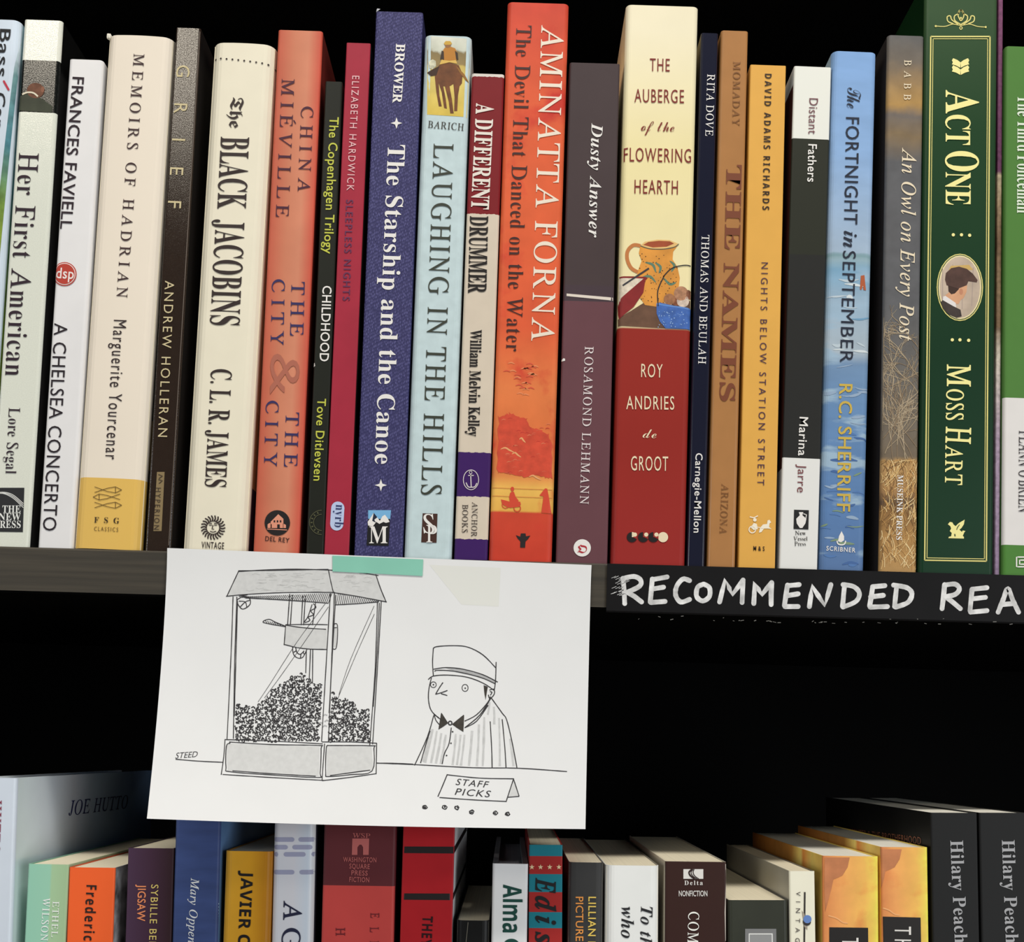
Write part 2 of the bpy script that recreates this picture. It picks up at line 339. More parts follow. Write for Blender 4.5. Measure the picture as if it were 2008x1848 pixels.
# ------------------------------------------------------------------ books
EPS = 0.00007
class Book:
    def __init__(s, label, TL, TR, BL, BR, zb=0.0, y0=0.002, depth=0.14, r=0.0011, spine=None, left=None, right=None, pages=None, hard=False, group='books on the upper shelf', bulge=0.0, fit=None):
        p = [at(*q, y0) for q in (TL, TR, BL, BR)]
        tc = (p[0] + p[1]) / 2; bc = (p[2] + p[3]) / 2
        ax = Vector((tc.x - bc.x, tc.z - bc.z)); ax.normalize(); s.lean = math.atan2(ax.x, ax.y)
        wt = Vector((p[1].x - p[0].x, p[1].z - p[0].z)); wb = Vector((p[3].x - p[2].x, p[3].z - p[2].z))
        perp = Vector((ax.y, -ax.x)); s.w = (wt.dot(perp) + wb.dot(perp)) / 2 - 0.0001
        zz = zb + abs(math.sin(s.lean)) * s.w / 2 + 0.00002
        k = (zz - bc.z) / ax.y; base = Vector((bc.x + ax.x * k, y0, zz))
        s.h = (Vector((tc.x, tc.z)) - Vector((base.x, base.z))).dot(ax)
        s.base, s.y0, s.depth, s.r, s.bulge = base, y0, depth, min(r, s.w * .3), bulge
        s.ax, s.perp = ax, perp
        s.o = empty('hardcover_book' if hard else 'paperback_book', base, s.lean)
        tag(s.o, label, 'book', group)
        s.parts = {}
        s.sp = Surf(s.local, s.spos, *((s.w / 2 - s.r, s.r * .33) if not bulge else (0, s.w / 10)))
        s.rt = Surf(lambda px, py: s.side(px, py, 1), lambda a, b, lay: (s.w / 2 + EPS * lay, max(a, 0.0005), b))
        s.lf = Surf(lambda px, py: s.side(px, py, -1), lambda a, b, lay: (-s.w / 2 - EPS * lay, max(-a, 0.0005), b))
        s.hard = hard; s.mspine = spine; s.mleft = left; s.mright = right; s.pages = pages or CREAM_PAGES
    def local(s, px, py):
        q = at(px, py, s.y0); d = Vector((q.x - s.base.x, q.z - s.base.z)); return (d.dot(s.perp), d.dot(s.ax))
    def v(s, px, py): return s.local(px, py)[1]
    def yf(s, u):
        a = s.w / 2 - s.r; e = abs(u) - a
        y = -s.bulge * max(0, 1 - (2 * u / s.w) ** 2)
        if e > 0: e = min(e, s.r); y += s.r - math.sqrt(max(0, s.r ** 2 - e ** 2))
        return y
    def spos(s, a, b, lay):
        a = max(-s.w / 2, min(s.w / 2, a)); return (a, s.yf(a) - EPS * lay, b)
    def side(s, px, py, sg):
        # meet the ray with the cover plane u = sg*w/2
        d = ray(px, py); o = CAM - s.base
        ou = o.x * s.perp.x + o.z * s.perp.y; du = d.x * s.perp.x + d.z * s.perp.y
        t = (sg * s.w / 2 - ou) / du; q = o + d * t
        return (sg * q.y, q.x * s.ax.x + q.z * s.ax.y)
    def build(s):
        mb = MB(); w2 = s.w / 2; t = 0.0022 if s.hard else 0.0004; t = min(t, w2 * .4)
        n = 5; prof = [(-w2, s.depth)]
        prof += [(-w2, s.depth * .5)]
        prof += [(-w2 + s.r - s.r * math.cos(k * math.pi / 2 / n), s.r - s.r * math.sin(k * math.pi / 2 / n)) for k in range(n + 1)]
        if s.bulge:
            prof += [(u, 0) for u in [(-w2 + s.r) + (s.w - 2 * s.r) * k / 12 for k in range(1, 12)]]
        prof += [(-a, b) for a, b in reversed(prof[:n + 3])]
        prof = [(a, b - s.bulge * max(0, 1 - (a / w2) ** 2)) for a, b in prof]
        N = len(prof); inn = []
        for i, (a, b) in enumerate(prof):
            p0 = prof[max(0, i - 1)]; p1 = prof[min(N - 1, i + 1)]; dx, dy = p1[0] - p0[0], p1[1] - p0[1]; l = math.hypot(dx, dy) or 1
            inn.append((a - dy / l * t, b + dx / l * t))
        bev = min(0.0005, t)
        z0, z1 = 0.0, s.h
        vs = [(a, b, z0) for a, b in prof] + [(a, b, z1) for a, b in prof] + [(a, b, z0) for a, b in inn] + [(a, b, z1) for a, b in inn]
        for i in range(N - 1):
            nx = prof[i + 1][1] - prof[i][1]
            mm = s.mspine if (abs(prof[i][1]) + abs(prof[i + 1][1])) / 2 < s.r * 1.01 + 1e-6 else (s.mleft or s.mspine) if prof[i][0] < 0 else (s.mright or s.mspine)
            mb.add([vs[i], vs[i + 1], vs[N + i + 1], vs[N + i]], [(0, 1, 2, 3)], mm)
            mb.add([vs[2 * N + i], vs[2 * N + i + 1], vs[3 * N + i + 1], vs[3 * N + i]], [(3, 2, 1, 0)], mm)
            mb.add([vs[N + i], vs[N + i + 1], vs[3 * N + i + 1], vs[3 * N + i]], [(0, 1, 2, 3)], s.mtop if hasattr(s, 'mtop') else mm)
            mb.add([vs[i], vs[i + 1], vs[2 * N + i + 1], vs[2 * N + i]], [(3, 2, 1, 0)], mm)
        for i in (0, N - 1):
            q = [vs[i], vs[N + i], vs[3 * N + i], vs[2 * N + i]]
            mb.add(q, [(0, 1, 2, 3) if i == 0 else (3, 2, 1, 0)], (s.mleft if i == 0 else s.mright) or s.mspine)
        mb.build('cover', s.o)
        ov = 0.003 if s.hard else 0.0
        pb = MB(); e = 0.00003
        pb.box((-w2 + t + e, t + e + (0.002 if s.hard else 0.0) + max(0, s.r * .35), ov + 0.0003), (w2 - t - e, s.depth - ov - 0.0006, s.h - ov - 0.0004), s.pages)
        pb.build('page_block', s.o)
        for k, b in s.parts.items(): b.build(k, s.o)
    def p(s, part):
        return s.parts.setdefault(part, MB())
    # shorthand printing
    def T(s, part, txt, A, B, h, st, m, tr=0.06, lay=3, sf=None, slant=0.0): P_text(s.p(part), sf or s.sp, txt, A, B, h, st, m, tr, lay, slant)
    def G(s, part, pts, m, lay=2, sf=None): P_poly(s.p(part), sf or s.sp, pts, m, lay)
    def Q(s, part, quad, m, lay=1, nx=10, ny=10, sf=None): P_patch(s.p(part), sf or s.sp, quad, m, lay, nx, ny)
    def C(s, part, c, rx, m, ry=None, lay=3, sf=None): P_circ(s.p(part), sf or s.sp, c, rx, m, ry, lay)
    def Ln(s, part, pts, w, m, lay=3, sm=False, sf=None, **k): P_line(s.p(part), sf or s.sp, pts, w, m, lay, sm, **k)
def cover(rgb, rough=0.48, spec=0.2, vary=0.02, scale=80, **k): return mat('printed_cover', rgb, rough, spec, vary, scale, **k)
def band_x(b, px, y): return b.v(px, y)
TI, AU, PU, LO, ART, BAND = 'title_lettering', 'author_lettering', 'publisher_lettering', 'publisher_logo', 'cover_art', 'colour_band'
# ================================================================== upper shelf
DK = (38, 32, 30)
# -- pale blue book cut by the left edge
b = Book('pale blue and white book with handwritten title, at the left edge of the upper row', (-62, 34), (41, 42), (-130, 1070), (-32, 1070), r=0.003, depth=0.135,
         right=ramp_mat('green_blue_cover', [(0, (150, 160, 40)), (0.10, (120, 150, 60)), (0.15, (70, 120, 130)), (0.21, (150, 185, 200))], vary=0.35, vscale=160))
b.mspine = mat('pale_blue_cover', (208, 220, 232), 0.4, 0.4, 0.07, 40)
K = ink((22, 24, 28))
b.T(TI, 'Bass', (1, 57), (-6, 150), 21, 'gb', K, lay=3); b.Ln(TI, [(17, 176), (8, 160)], 4, ink((190, 50, 70)), cap=True)
b.Q(ART, [(27, 130), (38, 70), (-6, 560), (-22, 560)], ramp_mat('foliage', [(b.v(0, 560), (150, 160, 44)), (b.v(0, 400), (110, 140, 60)), (b.v(10, 280), (70, 124, 136)), (b.v(20, 150), (110, 150, 150)), (b.v(30, 100), (200, 214, 220))], wob=.004, vary=.3, vscale=200), lay=1.3, nx=4, ny=16); b.T(TI, 'Can n', (-8, 182), (-15, 290), 20, 'gb', K); b.build()
# -- white labelled black book
b = Book('black glossy book with white spine panel and small picture of a head near top', (47, 38), (122, 41), (-22, 1066), (57, 1068), r=0.0014, depth=0.16, hard=True, pages=WHITE_PAGES,
         spine=mat('black_jacket', (16, 16, 16), 0.22, 0.5), right=mat('black_jacket', (16, 16, 16), 0.22, 0.5))
b.mspine = ramp_mat('black_white_jacket', [(0, (226, 228, 214)), (b.v(60, 222), (18, 20, 18)), (b.v(80, 119), (232, 232, 218))], hard=True, rough=0.15, bump=0.09, bscale=2400, spec=.5)
speckle(b.mspine, .2, .95, 2000, .08, .16); b.G(ART, [(36, 217), (37, 190), (52, 183), (66, 184), (86, 196), (103, 209), (102, 221)], ink((62, 66, 52), vary=.2)); b.C(ART, (70, 178), 17, ink((112, 72, 52), vary=.35, scale=300), 15, lay=2.2); b.C(ART, (84, 176), 3.5, ink((140, 92, 70)), 6, lay=2.5)
b.Ln(ART, [(44, 186), (54, 182), (66, 183), (75, 190)], 3.2, ink((225, 215, 190)), lay=4, sm=True)
b.T(TI, 'Her First American', (38, 300), (10, 737), 39, 's', ink((45, 28, 40)), .05)
b.T(AU, 'Lore Segal', (18, 800), (11, 929), 22, 's', ink((45, 28, 40)), .04)
b.G(LO, [(-26, 957), (48, 957), (45, 1044), (-30, 1043)], ink((38, 38, 40)))
for i in range(3): b.Ln(LO, [(-24, 975 + i * 3), (0, 966 + i), (24, 970 + i * 3), (46, 988 + i * 4)], 1.4, ink((225, 225, 220)), sm=True)
for q, x0, y in (('THE', 5, 1006), ('NEW', -2, 1021), ('PRESS', -10, 1036)): b.T(PU, q, (x0, y), (41, y), 14, 'sb', ink((230, 230, 225)), .02, lay=4)
b.build()
# -- white slim
b = Book('slim white book with plain black capitals and a round red emblem', (134, 115), (203, 119), (74, 1070), (141, 1072), r=0.0016, depth=0.135, spine=cover((232, 230, 229), .3), right=cover((205, 207, 212), .3))
b.T(AU, 'FRANCES FAVIELL', (143, 151), (118, 449), 23, 'gb', ink((40, 25, 35)), .04)
b.T(TI, 'A CHELSEA CONCERTO', (107, 634), (84, 1041), 26, 'g', ink((35, 25, 32)), .04)
R_ = ink((185, 62, 48)); b.C(LO, (127, 538), 23.5, R_); b.C(LO, (127, 538), 21.5, ink((238, 225, 220)), lay=4); b.C(LO, (127, 538), 20, R_, lay=5)
b.T(LO, 'dsp', (110, 546), (145, 548), 21, 'gb', ink((240, 228, 222)), .03, lay=6); b.build()
# -- cream wide
b = Book('wide cream book with a yellow band printed with three fish at its foot', (209.5, 69), (341, 75), (143, 1073), (274, 1077), r=0.004, bulge=0.0008, depth=0.14, right=ramp_mat('tan_black', [(0, (40, 36, 34)), (.034, (150, 122, 70)), (.055, (26, 22, 22))], hard=True))
b.mspine = ramp_mat('cream_yellow', [(0, (228, 186, 96)), (b.v(210, 939), (238, 226, 208))], hard=True, vary=.015, vscale=30)
b.T(TI, 'MEMOIRS OF HADRIAN', (264, 108), (230, 585), 21, 's', ink((62, 40, 42)), .36); b.T(AU, 'Marguerite Yourcenar', (225, 629), (208, 902), 25, 'g', ink((50, 36, 38)), .16)
I_ = ink((100, 76, 34))
for k, (y, s) in enumerate(((962, 1), (976, -1), (992, 1))):
    X = lambda q: 212 + s * q
    b.Ln(LO, [(X(-25), y - 6), (X(0), y + 3), (X(16), y + 6), (X(28), y)], 1.2, I_); b.Ln(LO, [(X(-25), y + 5), (X(0), y - 3), (X(16), y - 6), (X(28), y)], 1.2, I_); b.Ln(LO, [(X(16), y - 6), (X(16), y + 6)], 1.1, I_)
b.T(PU, 'FSG', (186, 1026), (235, 1028), 11, 'sb', ink((60, 45, 25)), .9); b.T(PU, 'CLASSICS', (186, 1042), (233, 1044), 8, 'g', ink((110, 85, 40)), .3)
tn = b.p('torn_corner'); cu = (-b.w / 2 + .0002, .0016, b.h + .0003); tv = []
for j in range(5):
    for i in range(8):
        e = math.pi * (j + .5) / 5; f = i * math.pi / 4; r_ = .0011 * random.uniform(.75, 1.25)
        tv.append((cu[0] + r_ * math.sin(e) * math.cos(f), cu[1] + r_ * math.sin(e) * math.sin(f), cu[2] + 1.2 * r_ * math.cos(e)))
tn.add(tv, [(j * 8 + i, (j + 1) * 8 + i, (j + 1) * 8 + (i + 1) % 8, j * 8 + (i + 1) % 8) for j in range(4) for i in range(8)] + [tuple(range(8)), tuple(range(39, 31, -1))], mat('torn_paper', (228, 222, 206), .85))
b.build()
# -- brown glossy
b = Book('dark brown glossy book with thin tan widely spaced letters, between two cream books', (344, 55), (395, 55), (285, 1077), (334, 1079), r=0.0008, depth=0.145, hard=True,
         spine=speckle(mat('brown_jacket', (46, 35, 28), 0.13, 0.5, 0.06, 300, bump=0.09, bscale=2400), .22, .95, 2300, .07, .15), left=cover((24, 20, 18)), right=cover((22, 18, 17)))
Y_ = ink((205, 190, 148))
b.T(TI, 'GRIEF', (347, 128), (329, 408), 26, 'g', Y_, 1.85); b.T(AU, 'ANDREW HOLLERAN', (324, 551), (310, 857), 18, 'g', Y_, .22)
b.G(LO, [(308, 926), (323, 926), (317, 1042), (301, 1042)], ink((138, 118, 82))); b.T(PU, 'HYPERION', (306, 957), (302, 1039), 10, 'g', ink((66, 52, 40)), .3, lay=4)
for k in range(2): b.Ln(LO, [(311, 931 + k * 10), (319, 934 + k * 9), (312, 939 + k * 10)], 1.5, ink((66, 52, 40)), lay=4)
b.Ln('spine_crease', [(392, 62), (362, 560), (331, 1070)], 1.5, ink((104, 92, 82))); b.build()
# -- cream dotted
b = Book('cream book with heavy black condensed capitals and a row of dots near its top', (416, 82), (541, 92), (357, 1075), (481, 1082), r=0.0045, bulge=0.0008, depth=0.14, spine=cover((237, 229, 206), .45, vary=.02), right=ramp_mat('cream_back', [(0, (70, 62, 84)), (.028, (196, 176, 128)), (.06, (214, 200, 160))], hard=True))
D_ = ink((52, 40, 38))
for i in range(11): b.C('dotted_rule', (422 + i * 11.6, 115 + i * 1.35), 1.8, D_)
b.T(TI, 'The', (454, 193), (450, 253), 33, 'f', D_, .0)
b.T(TI, 'BLACK', (434, 270), (427, 411), 56, 'sb', D_, .02); b.T(TI, 'JACOBINS', (424, 432), (413, 639), 57, 'sb', D_, .02); b.T(AU, 'C. L. R. JAMES', (415, 725), (403, 956), 41, 'sb', D_, .02)
c = (419, 1036)
for i in range(22):
    a = 2 * math.pi * i / 22; b.Ln(LO, [(c[0] + 13 * math.cos(a), c[1] + 13 * math.sin(a)), (c[0] + 18 * math.cos(a + .12), c[1] + 18 * math.sin(a + .12)), (c[0] + 24 * math.cos(a), c[1] + 24 * math.sin(a))], 2.6, D_, sm=True)
for i in range(26):
    a = 2 * math.pi * i / 26; b.Ln(LO, [(c[0] + 13 * math.cos(a), c[1] + 13 * math.sin(a)), (c[0] + 13 * math.cos(a + .25), c[1] + 13 * math.sin(a + .25))], 1.5, D_)
for q in ([(411, 1031), (417, 1031)], [(421, 1031), (427, 1031)], [(419, 1031), (417, 1039), (421, 1039)], [(413, 1043), (419, 1045), (425, 1043)], [(410, 1027), (417, 1028)], [(421, 1028), (428, 1027)]): b.Ln(LO, q, 1.7, D_)
b.T(PU, 'VINTAGE', (396, 1076), (440, 1078), 13, 'gb', D_, .12); b.build()
# -- salmon
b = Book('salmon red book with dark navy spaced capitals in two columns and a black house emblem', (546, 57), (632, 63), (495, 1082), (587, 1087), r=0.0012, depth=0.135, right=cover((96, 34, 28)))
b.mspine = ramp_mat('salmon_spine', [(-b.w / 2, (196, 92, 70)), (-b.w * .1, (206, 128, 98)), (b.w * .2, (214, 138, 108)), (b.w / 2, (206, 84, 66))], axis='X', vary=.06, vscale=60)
N_ = ink((74, 30, 52)); N2 = ink((52, 44, 92))
b.T(AU, 'CHINA', (591, 209), (584, 376), 24, 's', N_, .42); b.T(AU, 'MIEVILLE', (553, 155), (541, 426), 25, 's', N_, .34); b.Ln(AU, [(580, 243), (576, 236)], 2.2, N_)
b.T(TI, 'THE', (572, 553), (569, 659), 26, 's', N2, .3); b.T(TI, 'CITY', (534, 548), (531, 677), 25, 's', N2, .4); b.T(TI, 'THE', (561, 809), (557, 916), 26, 's', N2, .3); b.T(TI, 'CITY', (522, 786), (518, 915), 25, 's', N2, .4)
b.T(TI, '&', (531, 694), (529, 774), 58, 'gt', ink((176, 104, 84)))
b.C(LO, (544, 1026), 25, ink((32, 28, 28))); Hh = ink((226, 150, 122))
for q in ([(531, 1036), (531, 1024), (537, 1018), (546, 1009), (556, 1018), (556, 1036)], [(525, 1036), (525, 1029), (529, 1026), (533, 1029), (533, 1036)], [(555, 1036), (555, 1027), (561, 1030), (561, 1036)]): b.G(LO, q, Hh, lay=4)
for x in (537, 543, 549): b.G(LO, [(x, 1021), (x + 3, 1021), (x + 3, 1025), (x, 1025)], ink((32, 28, 28)), lay=5)
b.G(LO, [(544, 1029), (549, 1029), (549, 1036), (544, 1036)], ink((32, 28, 28)), lay=5); b.Ln(LO, [(524, 1038), (563, 1040)], 1.5, Hh, lay=4)
b.T(PU, 'DEL REY', (520, 1061), (567, 1065), 9.5, 'gb', ink((60, 30, 30)), .1); b.build()
# -- thin black green
b = Book('thin black book with yellow green title letters, left of a slim crimson book', (637, 159), (672, 161), (600, 1088), (634, 1089), r=0.0008, depth=0.13, spine=cover((34, 36, 30), .4), right=cover((30, 30, 26)))
G_ = ink((196, 198, 76)); Wt = ink((236, 232, 226))
b.T(TI, 'The Copenhagen Trilogy', (647, 230), (635, 498), 18, 'gb', G_, .03); b.T(TI, 'CHILDHOOD', (633, 561), (627, 709), 18, 'gb', Wt, .02); b.T(AU, 'Tove Ditlevsen', (623, 782), (615, 943), 17, 'gb', G_, .05)
for rr in (24, 16): b.Ln(LO, [(632 + rr * math.cos(a / 12 * math.pi + math.pi / 2) - 1, 1025 + rr * math.sin(a / 12 * math.pi + math.pi / 2)) for a in range(13)], 1.3, ink((84, 84, 58)))
for k in range(7):
    a = math.pi / 2 + .35 + k * .4; b.Ln(LO, [(631 + 18 * math.cos(a), 1025 + 18 * math.sin(a)), (631 + 22 * math.cos(a), 1025 + 22 * math.sin(a))], 2.4, ink((84, 84, 58)))
b.G('wear_mark', [(614, 713), (617, 712), (618, 718), (615, 720)], Wt); b.build()
# -- crimson
b = Book('slim crimson book with a pale blue pill shaped emblem at its foot', (679, 83), (727, 86), (635, 1089), (684, 1091), r=0.0006, depth=0.13, spine=cover((166, 46, 64), .42, vary=.06), right=cover((34, 34, 26)))
b.T(AU, 'ELIZABETH HARDWICK', (691, 149), (680, 374), 14, 'g', ink((232, 186, 188)), .2); b.T(TI, 'SLEEPLESS NIGHTS', (679, 392), (672, 590), 14, 'gb', ink((98, 48, 84)), .22)
pl = [(662.5 + 13 * math.cos(t), 997 + 13 * math.sin(t)) for t in [math.pi + k * math.pi / 10 for k in range(11)]] + [(660.5 + 13 * math.cos(t), 1028 + 13 * math.sin(t)) for t in [k * math.pi / 10 for k in range(11)]]
b.G(LO, pl, ink((188, 202, 232))); b.T(LO, 'nyrb', (659, 990), (656, 1034), 18, 's', ink((40, 50, 100)), .06, lay=4); b.build()
# -- violet cloth
b = Book('tall blue violet cloth textured book with bold white letters and two white stars', (737, 18), (830, 29), (694, 1092), (789, 1095), r=0.0009, depth=0.15, hard=True, spine=cloth_mat('violet_cloth', (40, 38, 90), (88, 86, 140)), left=cover((50, 52, 92)), right=cover((44, 46, 84)))
b.T(AU, 'BROWER', (777, 86), (770, 202), 18, 'sx', Wt, .02); b.T(TI, 'The Starship and the Canoe', (761, 284), (735, 910), 34, 'sb', Wt, .04)
def star4(b, c, r, m, part=TI):
    pts = []
    for k in range(4):
        a = k * math.pi / 2
        pts.append((c[0] + r * math.cos(a), c[1] + r * math.sin(a))); pts.append((c[0] + r * .34 * math.cos(a + math.pi / 4), c[1] + r * .34 * math.sin(a + math.pi / 4)))
    b.G(part, pts, m, lay=3)
star4(b, (777.6, 242), 11.5, Wt); star4(b, (747, 952), 12, Wt)
b.G(LO, [(722, 1001), (767, 1001), (765, 1020), (722, 1020)], ink((120, 178, 220))); b.G(LO, [(722, 1018), (765, 1018), (762, 1071), (719, 1070)], ink((26, 26, 28)), lay=2.4)
b.G(LO, [(721, 1024), (728, 1014), (733, 1006), (739, 1014), (745, 1022), (750, 1013), (755, 1010), (761, 1018), (764, 1024), (757, 1026), (752, 1024), (744, 1028), (738, 1024), (731, 1033), (722, 1031)], Wt, lay=3); b.G(LO, [(733, 1006), (740, 1015), (734, 1020), (738, 1026), (730, 1022)], ink((30, 40, 60)), lay=3.4)
b.T(LO, 'M', (724, 1066), (760, 1066), 33, 'sb', Wt, lay=4); b.G('worn_corner', [(735, 22), (739, 17), (746, 18), (739, 23)], ink((200, 200, 205))); b.build()
# -- pale blue hills
b = Book('pale blue grey book with a picture of a horse and rider at its top', (833, 67), (925, 74), (791, 1095), (886, 1098), r=0.0028, depth=0.135, spine=cover((198, 216, 218), .36, vary=.06, scale=220), right=cover((150, 162, 160)), left=cover((206, 208, 198), .3))
O = lambda x, y: (780 + x / 3.3, y / 3.3)
b.Q(ART, [O(190, 232), O(472, 252), O(446, 758), O(190, 742)], ramp_mat('meadow', [(b.v(880, 227), (214, 186, 84)), (b.v(880, 160), (222, 200, 112)), (b.v(880, 132), (196, 172, 96)), (b.v(880, 128), (150, 128, 84)), (b.v(880, 104), (138, 120, 82)), (b.v(880, 98), (206, 208, 190)), (b.v(880, 72), (222, 222, 206))], wob=.003, wscale=200, vary=.12), lay=1)
hb = ink((112, 66, 34), vary=.3, scale=300)
b.G(ART, [O(*q) for q in ((245, 455), (270, 420), (330, 405), (395, 425), (420, 480), (415, 540), (400, 560), (390, 620), (385, 720), (365, 720), (368, 630), (360, 545), (335, 560), (350, 640), (362, 735), (340, 735), (330, 660), (305, 560), (295, 560), (310, 640), (318, 705), (300, 700), (285, 600), (265, 540), (270, 620), (285, 690), (266, 690), (250, 600), (240, 500))], hb, lay=2)
b.G(ART, [O(*q) for q in ((190, 470), (245, 440), (270, 430), (250, 490), (215, 495))], ink((60, 38, 24)), lay=2.4); b.G(ART, [O(*q) for q in ((375, 425), (430, 480), (462, 530), (440, 520), (400, 470))], ink((150, 104, 44)), lay=2.4)
b.G(ART, [O(*q) for q in ((270, 420), (285, 385), (330, 370), (375, 385), (385, 415), (335, 405))], ink((220, 180, 90)), lay=3)
b.G(ART, [O(*q) for q in ((290, 390), (292, 330), (305, 310), (345, 305), (372, 315), (385, 345), (382, 390), (335, 395))], ink((186, 124, 44)), lay=3.2); b.G(ART, [O(*q) for q in ((275, 385), (285, 330), (298, 335), (300, 390))], ink((58, 42, 30)), lay=3.4); b.G(ART, [O(*q) for q in ((370, 330), (388, 345), (392, 388), (378, 388))], ink((60, 44, 30)), lay=3.4)
b.C(ART, O(325, 292), 6, ink((150, 104, 62)), lay=3.5); b.G(ART, [O(*q) for q in ((298, 285), (310, 268), (340, 268), (352, 285), (340, 292), (305, 292))], ink((206, 164, 66)), lay=3.6)
b.G(ART, [O(*q) for q in ((200, 400), (225, 385), (245, 395), (248, 430), (225, 450), (205, 440))], ink((206, 204, 176), vary=.4, scale=500), lay=1.8)
b.T(AU, 'BARICH', (839, 251), (909, 257), 14, 's', ink((54, 50, 44)), .06); b.T(TI, 'LAUGHING IN THE HILLS', (851, 282), (826, 971), 39, 's', ink((58, 62, 52)), .12)
b.G(LO, [(829, 1007), (858, 1008), (856, 1065), (826, 1064)], ink((70, 44, 36))); b.T(LO, 'S', (830, 1046), (852, 1046), 37, 's', Wt, lay=4); b.T(LO, 'P', (836, 1064), (857, 1064), 34, 's', Wt, lay=5); b.build()
# -- red/cream/purple
b = Book('narrow book in torn bands of dark red, cream and purple', (925, 142), (989, 148), (890, 1098), (956, 1100), r=0.0012, depth=0.13, right=cover((30, 20, 20)), left=cover((60, 30, 32)))
V = b.v; tan_ = (216, 202, 182)
b.mspine = ramp_mat('torn_bands', [(0, (62, 30, 96)), (V(920, 1061), tan_), (V(920, 977), (62, 30, 96)), (V(920, 889), tan_), (V(935, 421), (126, 28, 34)), (V(955, 151), (222, 214, 204))], hard=True, wob=.0006, wscale=500, vary=.03)
b.T(TI, 'A DIFFERENT', (934, 203), (924, 410), 35, 'sx', ink((232, 222, 210)), .03); b.T(TI, 'DRUMMER', (922, 424), (918, 575), 36, 'sx', ink((28, 22, 20)), .02)
b.T(AU, 'William Melvin Kelley', (923, 647), (918, 856), 22, 'sx', ink((28, 22, 20)), .0)
Lc = ink((216, 206, 206)); b.Ln(LO, [(923.6 + 15 * math.cos(k / 12 * math.pi), 941.5 + 19.5 * math.sin(k / 12 * math.pi)) for k in range(25)], 1.5, Lc)
b.Ln(LO, [(923, 930), (924, 955)], 2, Lc); b.Ln(LO, [(914, 947), (918, 955), (924, 956), (931, 955), (935, 948)], 2, Lc, sm=True); b.Ln(LO, [(918, 933), (929, 933)], 1.8, Lc); b.Ln(LO, [(923 + 3 * math.cos(k), 927 + 3 * math.sin(k)) for k in range(7)], 1.2, Lc)
b.T(PU, 'ANCHOR', (926, 985), (924, 1053), 11, 's', D_, .05); b.T(PU, 'BOOKS', (907, 990), (906, 1045), 11, 's', D_, .05); b.build()
# -- orange
b = Book('tall orange red book with big white capitals and a yellow strip landscape near its foot', (996, 3), (1115, 9), (957, 1101), (1083, 1104), r=0.0022, depth=0.145, left=cover((186, 74, 44), .4, vary=.1), right=cover((190, 60, 44)))
V = b.v
b.mspine = ramp_mat('orange_art', [(0, (204, 66, 48)), (V(1020, 1006), (206, 74, 52)), (V(1020, 1004), (232, 178, 84)), (V(1020, 960), (236, 186, 92)), (V(1020, 935), (226, 140, 76)), (V(1020, 880), (226, 118, 66)), (V(1020, 760), (230, 128, 74)), (V(1020, 640), (224, 96, 60)), (V(1040, 400), (226, 102, 62)), (V(1040, 200), (224, 98, 62)), (V(1050, 20), (212, 78, 58))],
                    vary=.09, vscale=70, mixc=(208, 62, 50), mscale=45, mlo=.55, mhi=.68, rough=.42)
F = lambda x, y: (780 + x / 3.133, 540 + y / 3.133)
tr = ink((210, 76, 52), vary=.16, scale=260)
pts = [F(*q) for q in ((615, 1060), (622, 870), (660, 860), (690, 845), (730, 860), (760, 880), (790, 880), (810, 930), (850, 945), (890, 955), (930, 985), (948, 1040), (950, 1250), (900, 1242), (850, 1230), (780, 1242), (700, 1228), (640, 1215), (612, 1212))]
def rough_edge(p, a):
    o = []
    for i in range(len(p)):
        q, w = p[i], p[(i + 1) % len(p)]
        for k in range(5): o.append((q[0] + (w[0] - q[0]) * k / 5 + random.uniform(-a, a), q[1] + (w[1] - q[1]) * k / 5 + random.uniform(-a, a)))
    return o
b.G(ART, rough_edge(pts, 2.4), tr, lay=1.5)
for q, w in (((660, 1070), 9), ((720, 1100), 6), ((830, 1240), 8), ((760, 1010), 4)):
    x, y = F(*q); b.Ln(ART, [(x - w, y), (x, y - 3), (x + w, y + 2), (x + w * 2, y + 6)], 3.2, ink((232, 168, 112)), lay=2, sm=True, taper=True)
for k in range(36):
    x, y = F(random.uniform(630, 940), random.uniform(880, 1220)); b.Ln(ART, [(x - 4, y + 1), (x, y - 1), (x + 5, y)], 1.3, ink(random.choice(((226, 130, 92), (214, 96, 70), (196, 58, 46)))), lay=1.9, sm=True, taper=True)
for k in range(24):
    x, y = F(random.uniform(670, 850), random.uniform(540, 740)); b.Ln(ART, [(x - 7, y), (x, y - 2), (x + 7, y + 1)], 2.6, ink(random.choice(((232, 140, 92), (218, 88, 62)))), lay=1.6, sm=True, taper=True)
rd = ink((212, 74, 50))
b.C(ART, F(704, 1314), 3.4, rd, 4.4, lay=2.4); b.G(ART, [F(*q) for q in ((690, 1340), (702, 1328), (714, 1332), (724, 1362), (742, 1384), (736, 1400), (690, 1402), (684, 1365))], rd, lay=2.4); b.G(ART, [F(*q) for q in ((634, 1378), (660, 1384), (690, 1392), (752, 1392), (756, 1408), (745, 1424), (690, 1430), (655, 1418), (640, 1400))], rd, lay=2.5)
for c in (F(662, 1412), F(734, 1432)): b.Ln(ART, [(c[0] + 6.5 * math.cos(k / 8 * math.pi), c[1] + 6.5 * math.sin(k / 8 * math.pi)) for k in range(17)], 1.7, rd, lay=2.7)
b.G(ART, [F(*q) for q in ((905, 1310), (918, 1312), (925, 1345), (945, 1465), (882, 1460), (895, 1360), (870, 1355))], rd, lay=2.4)
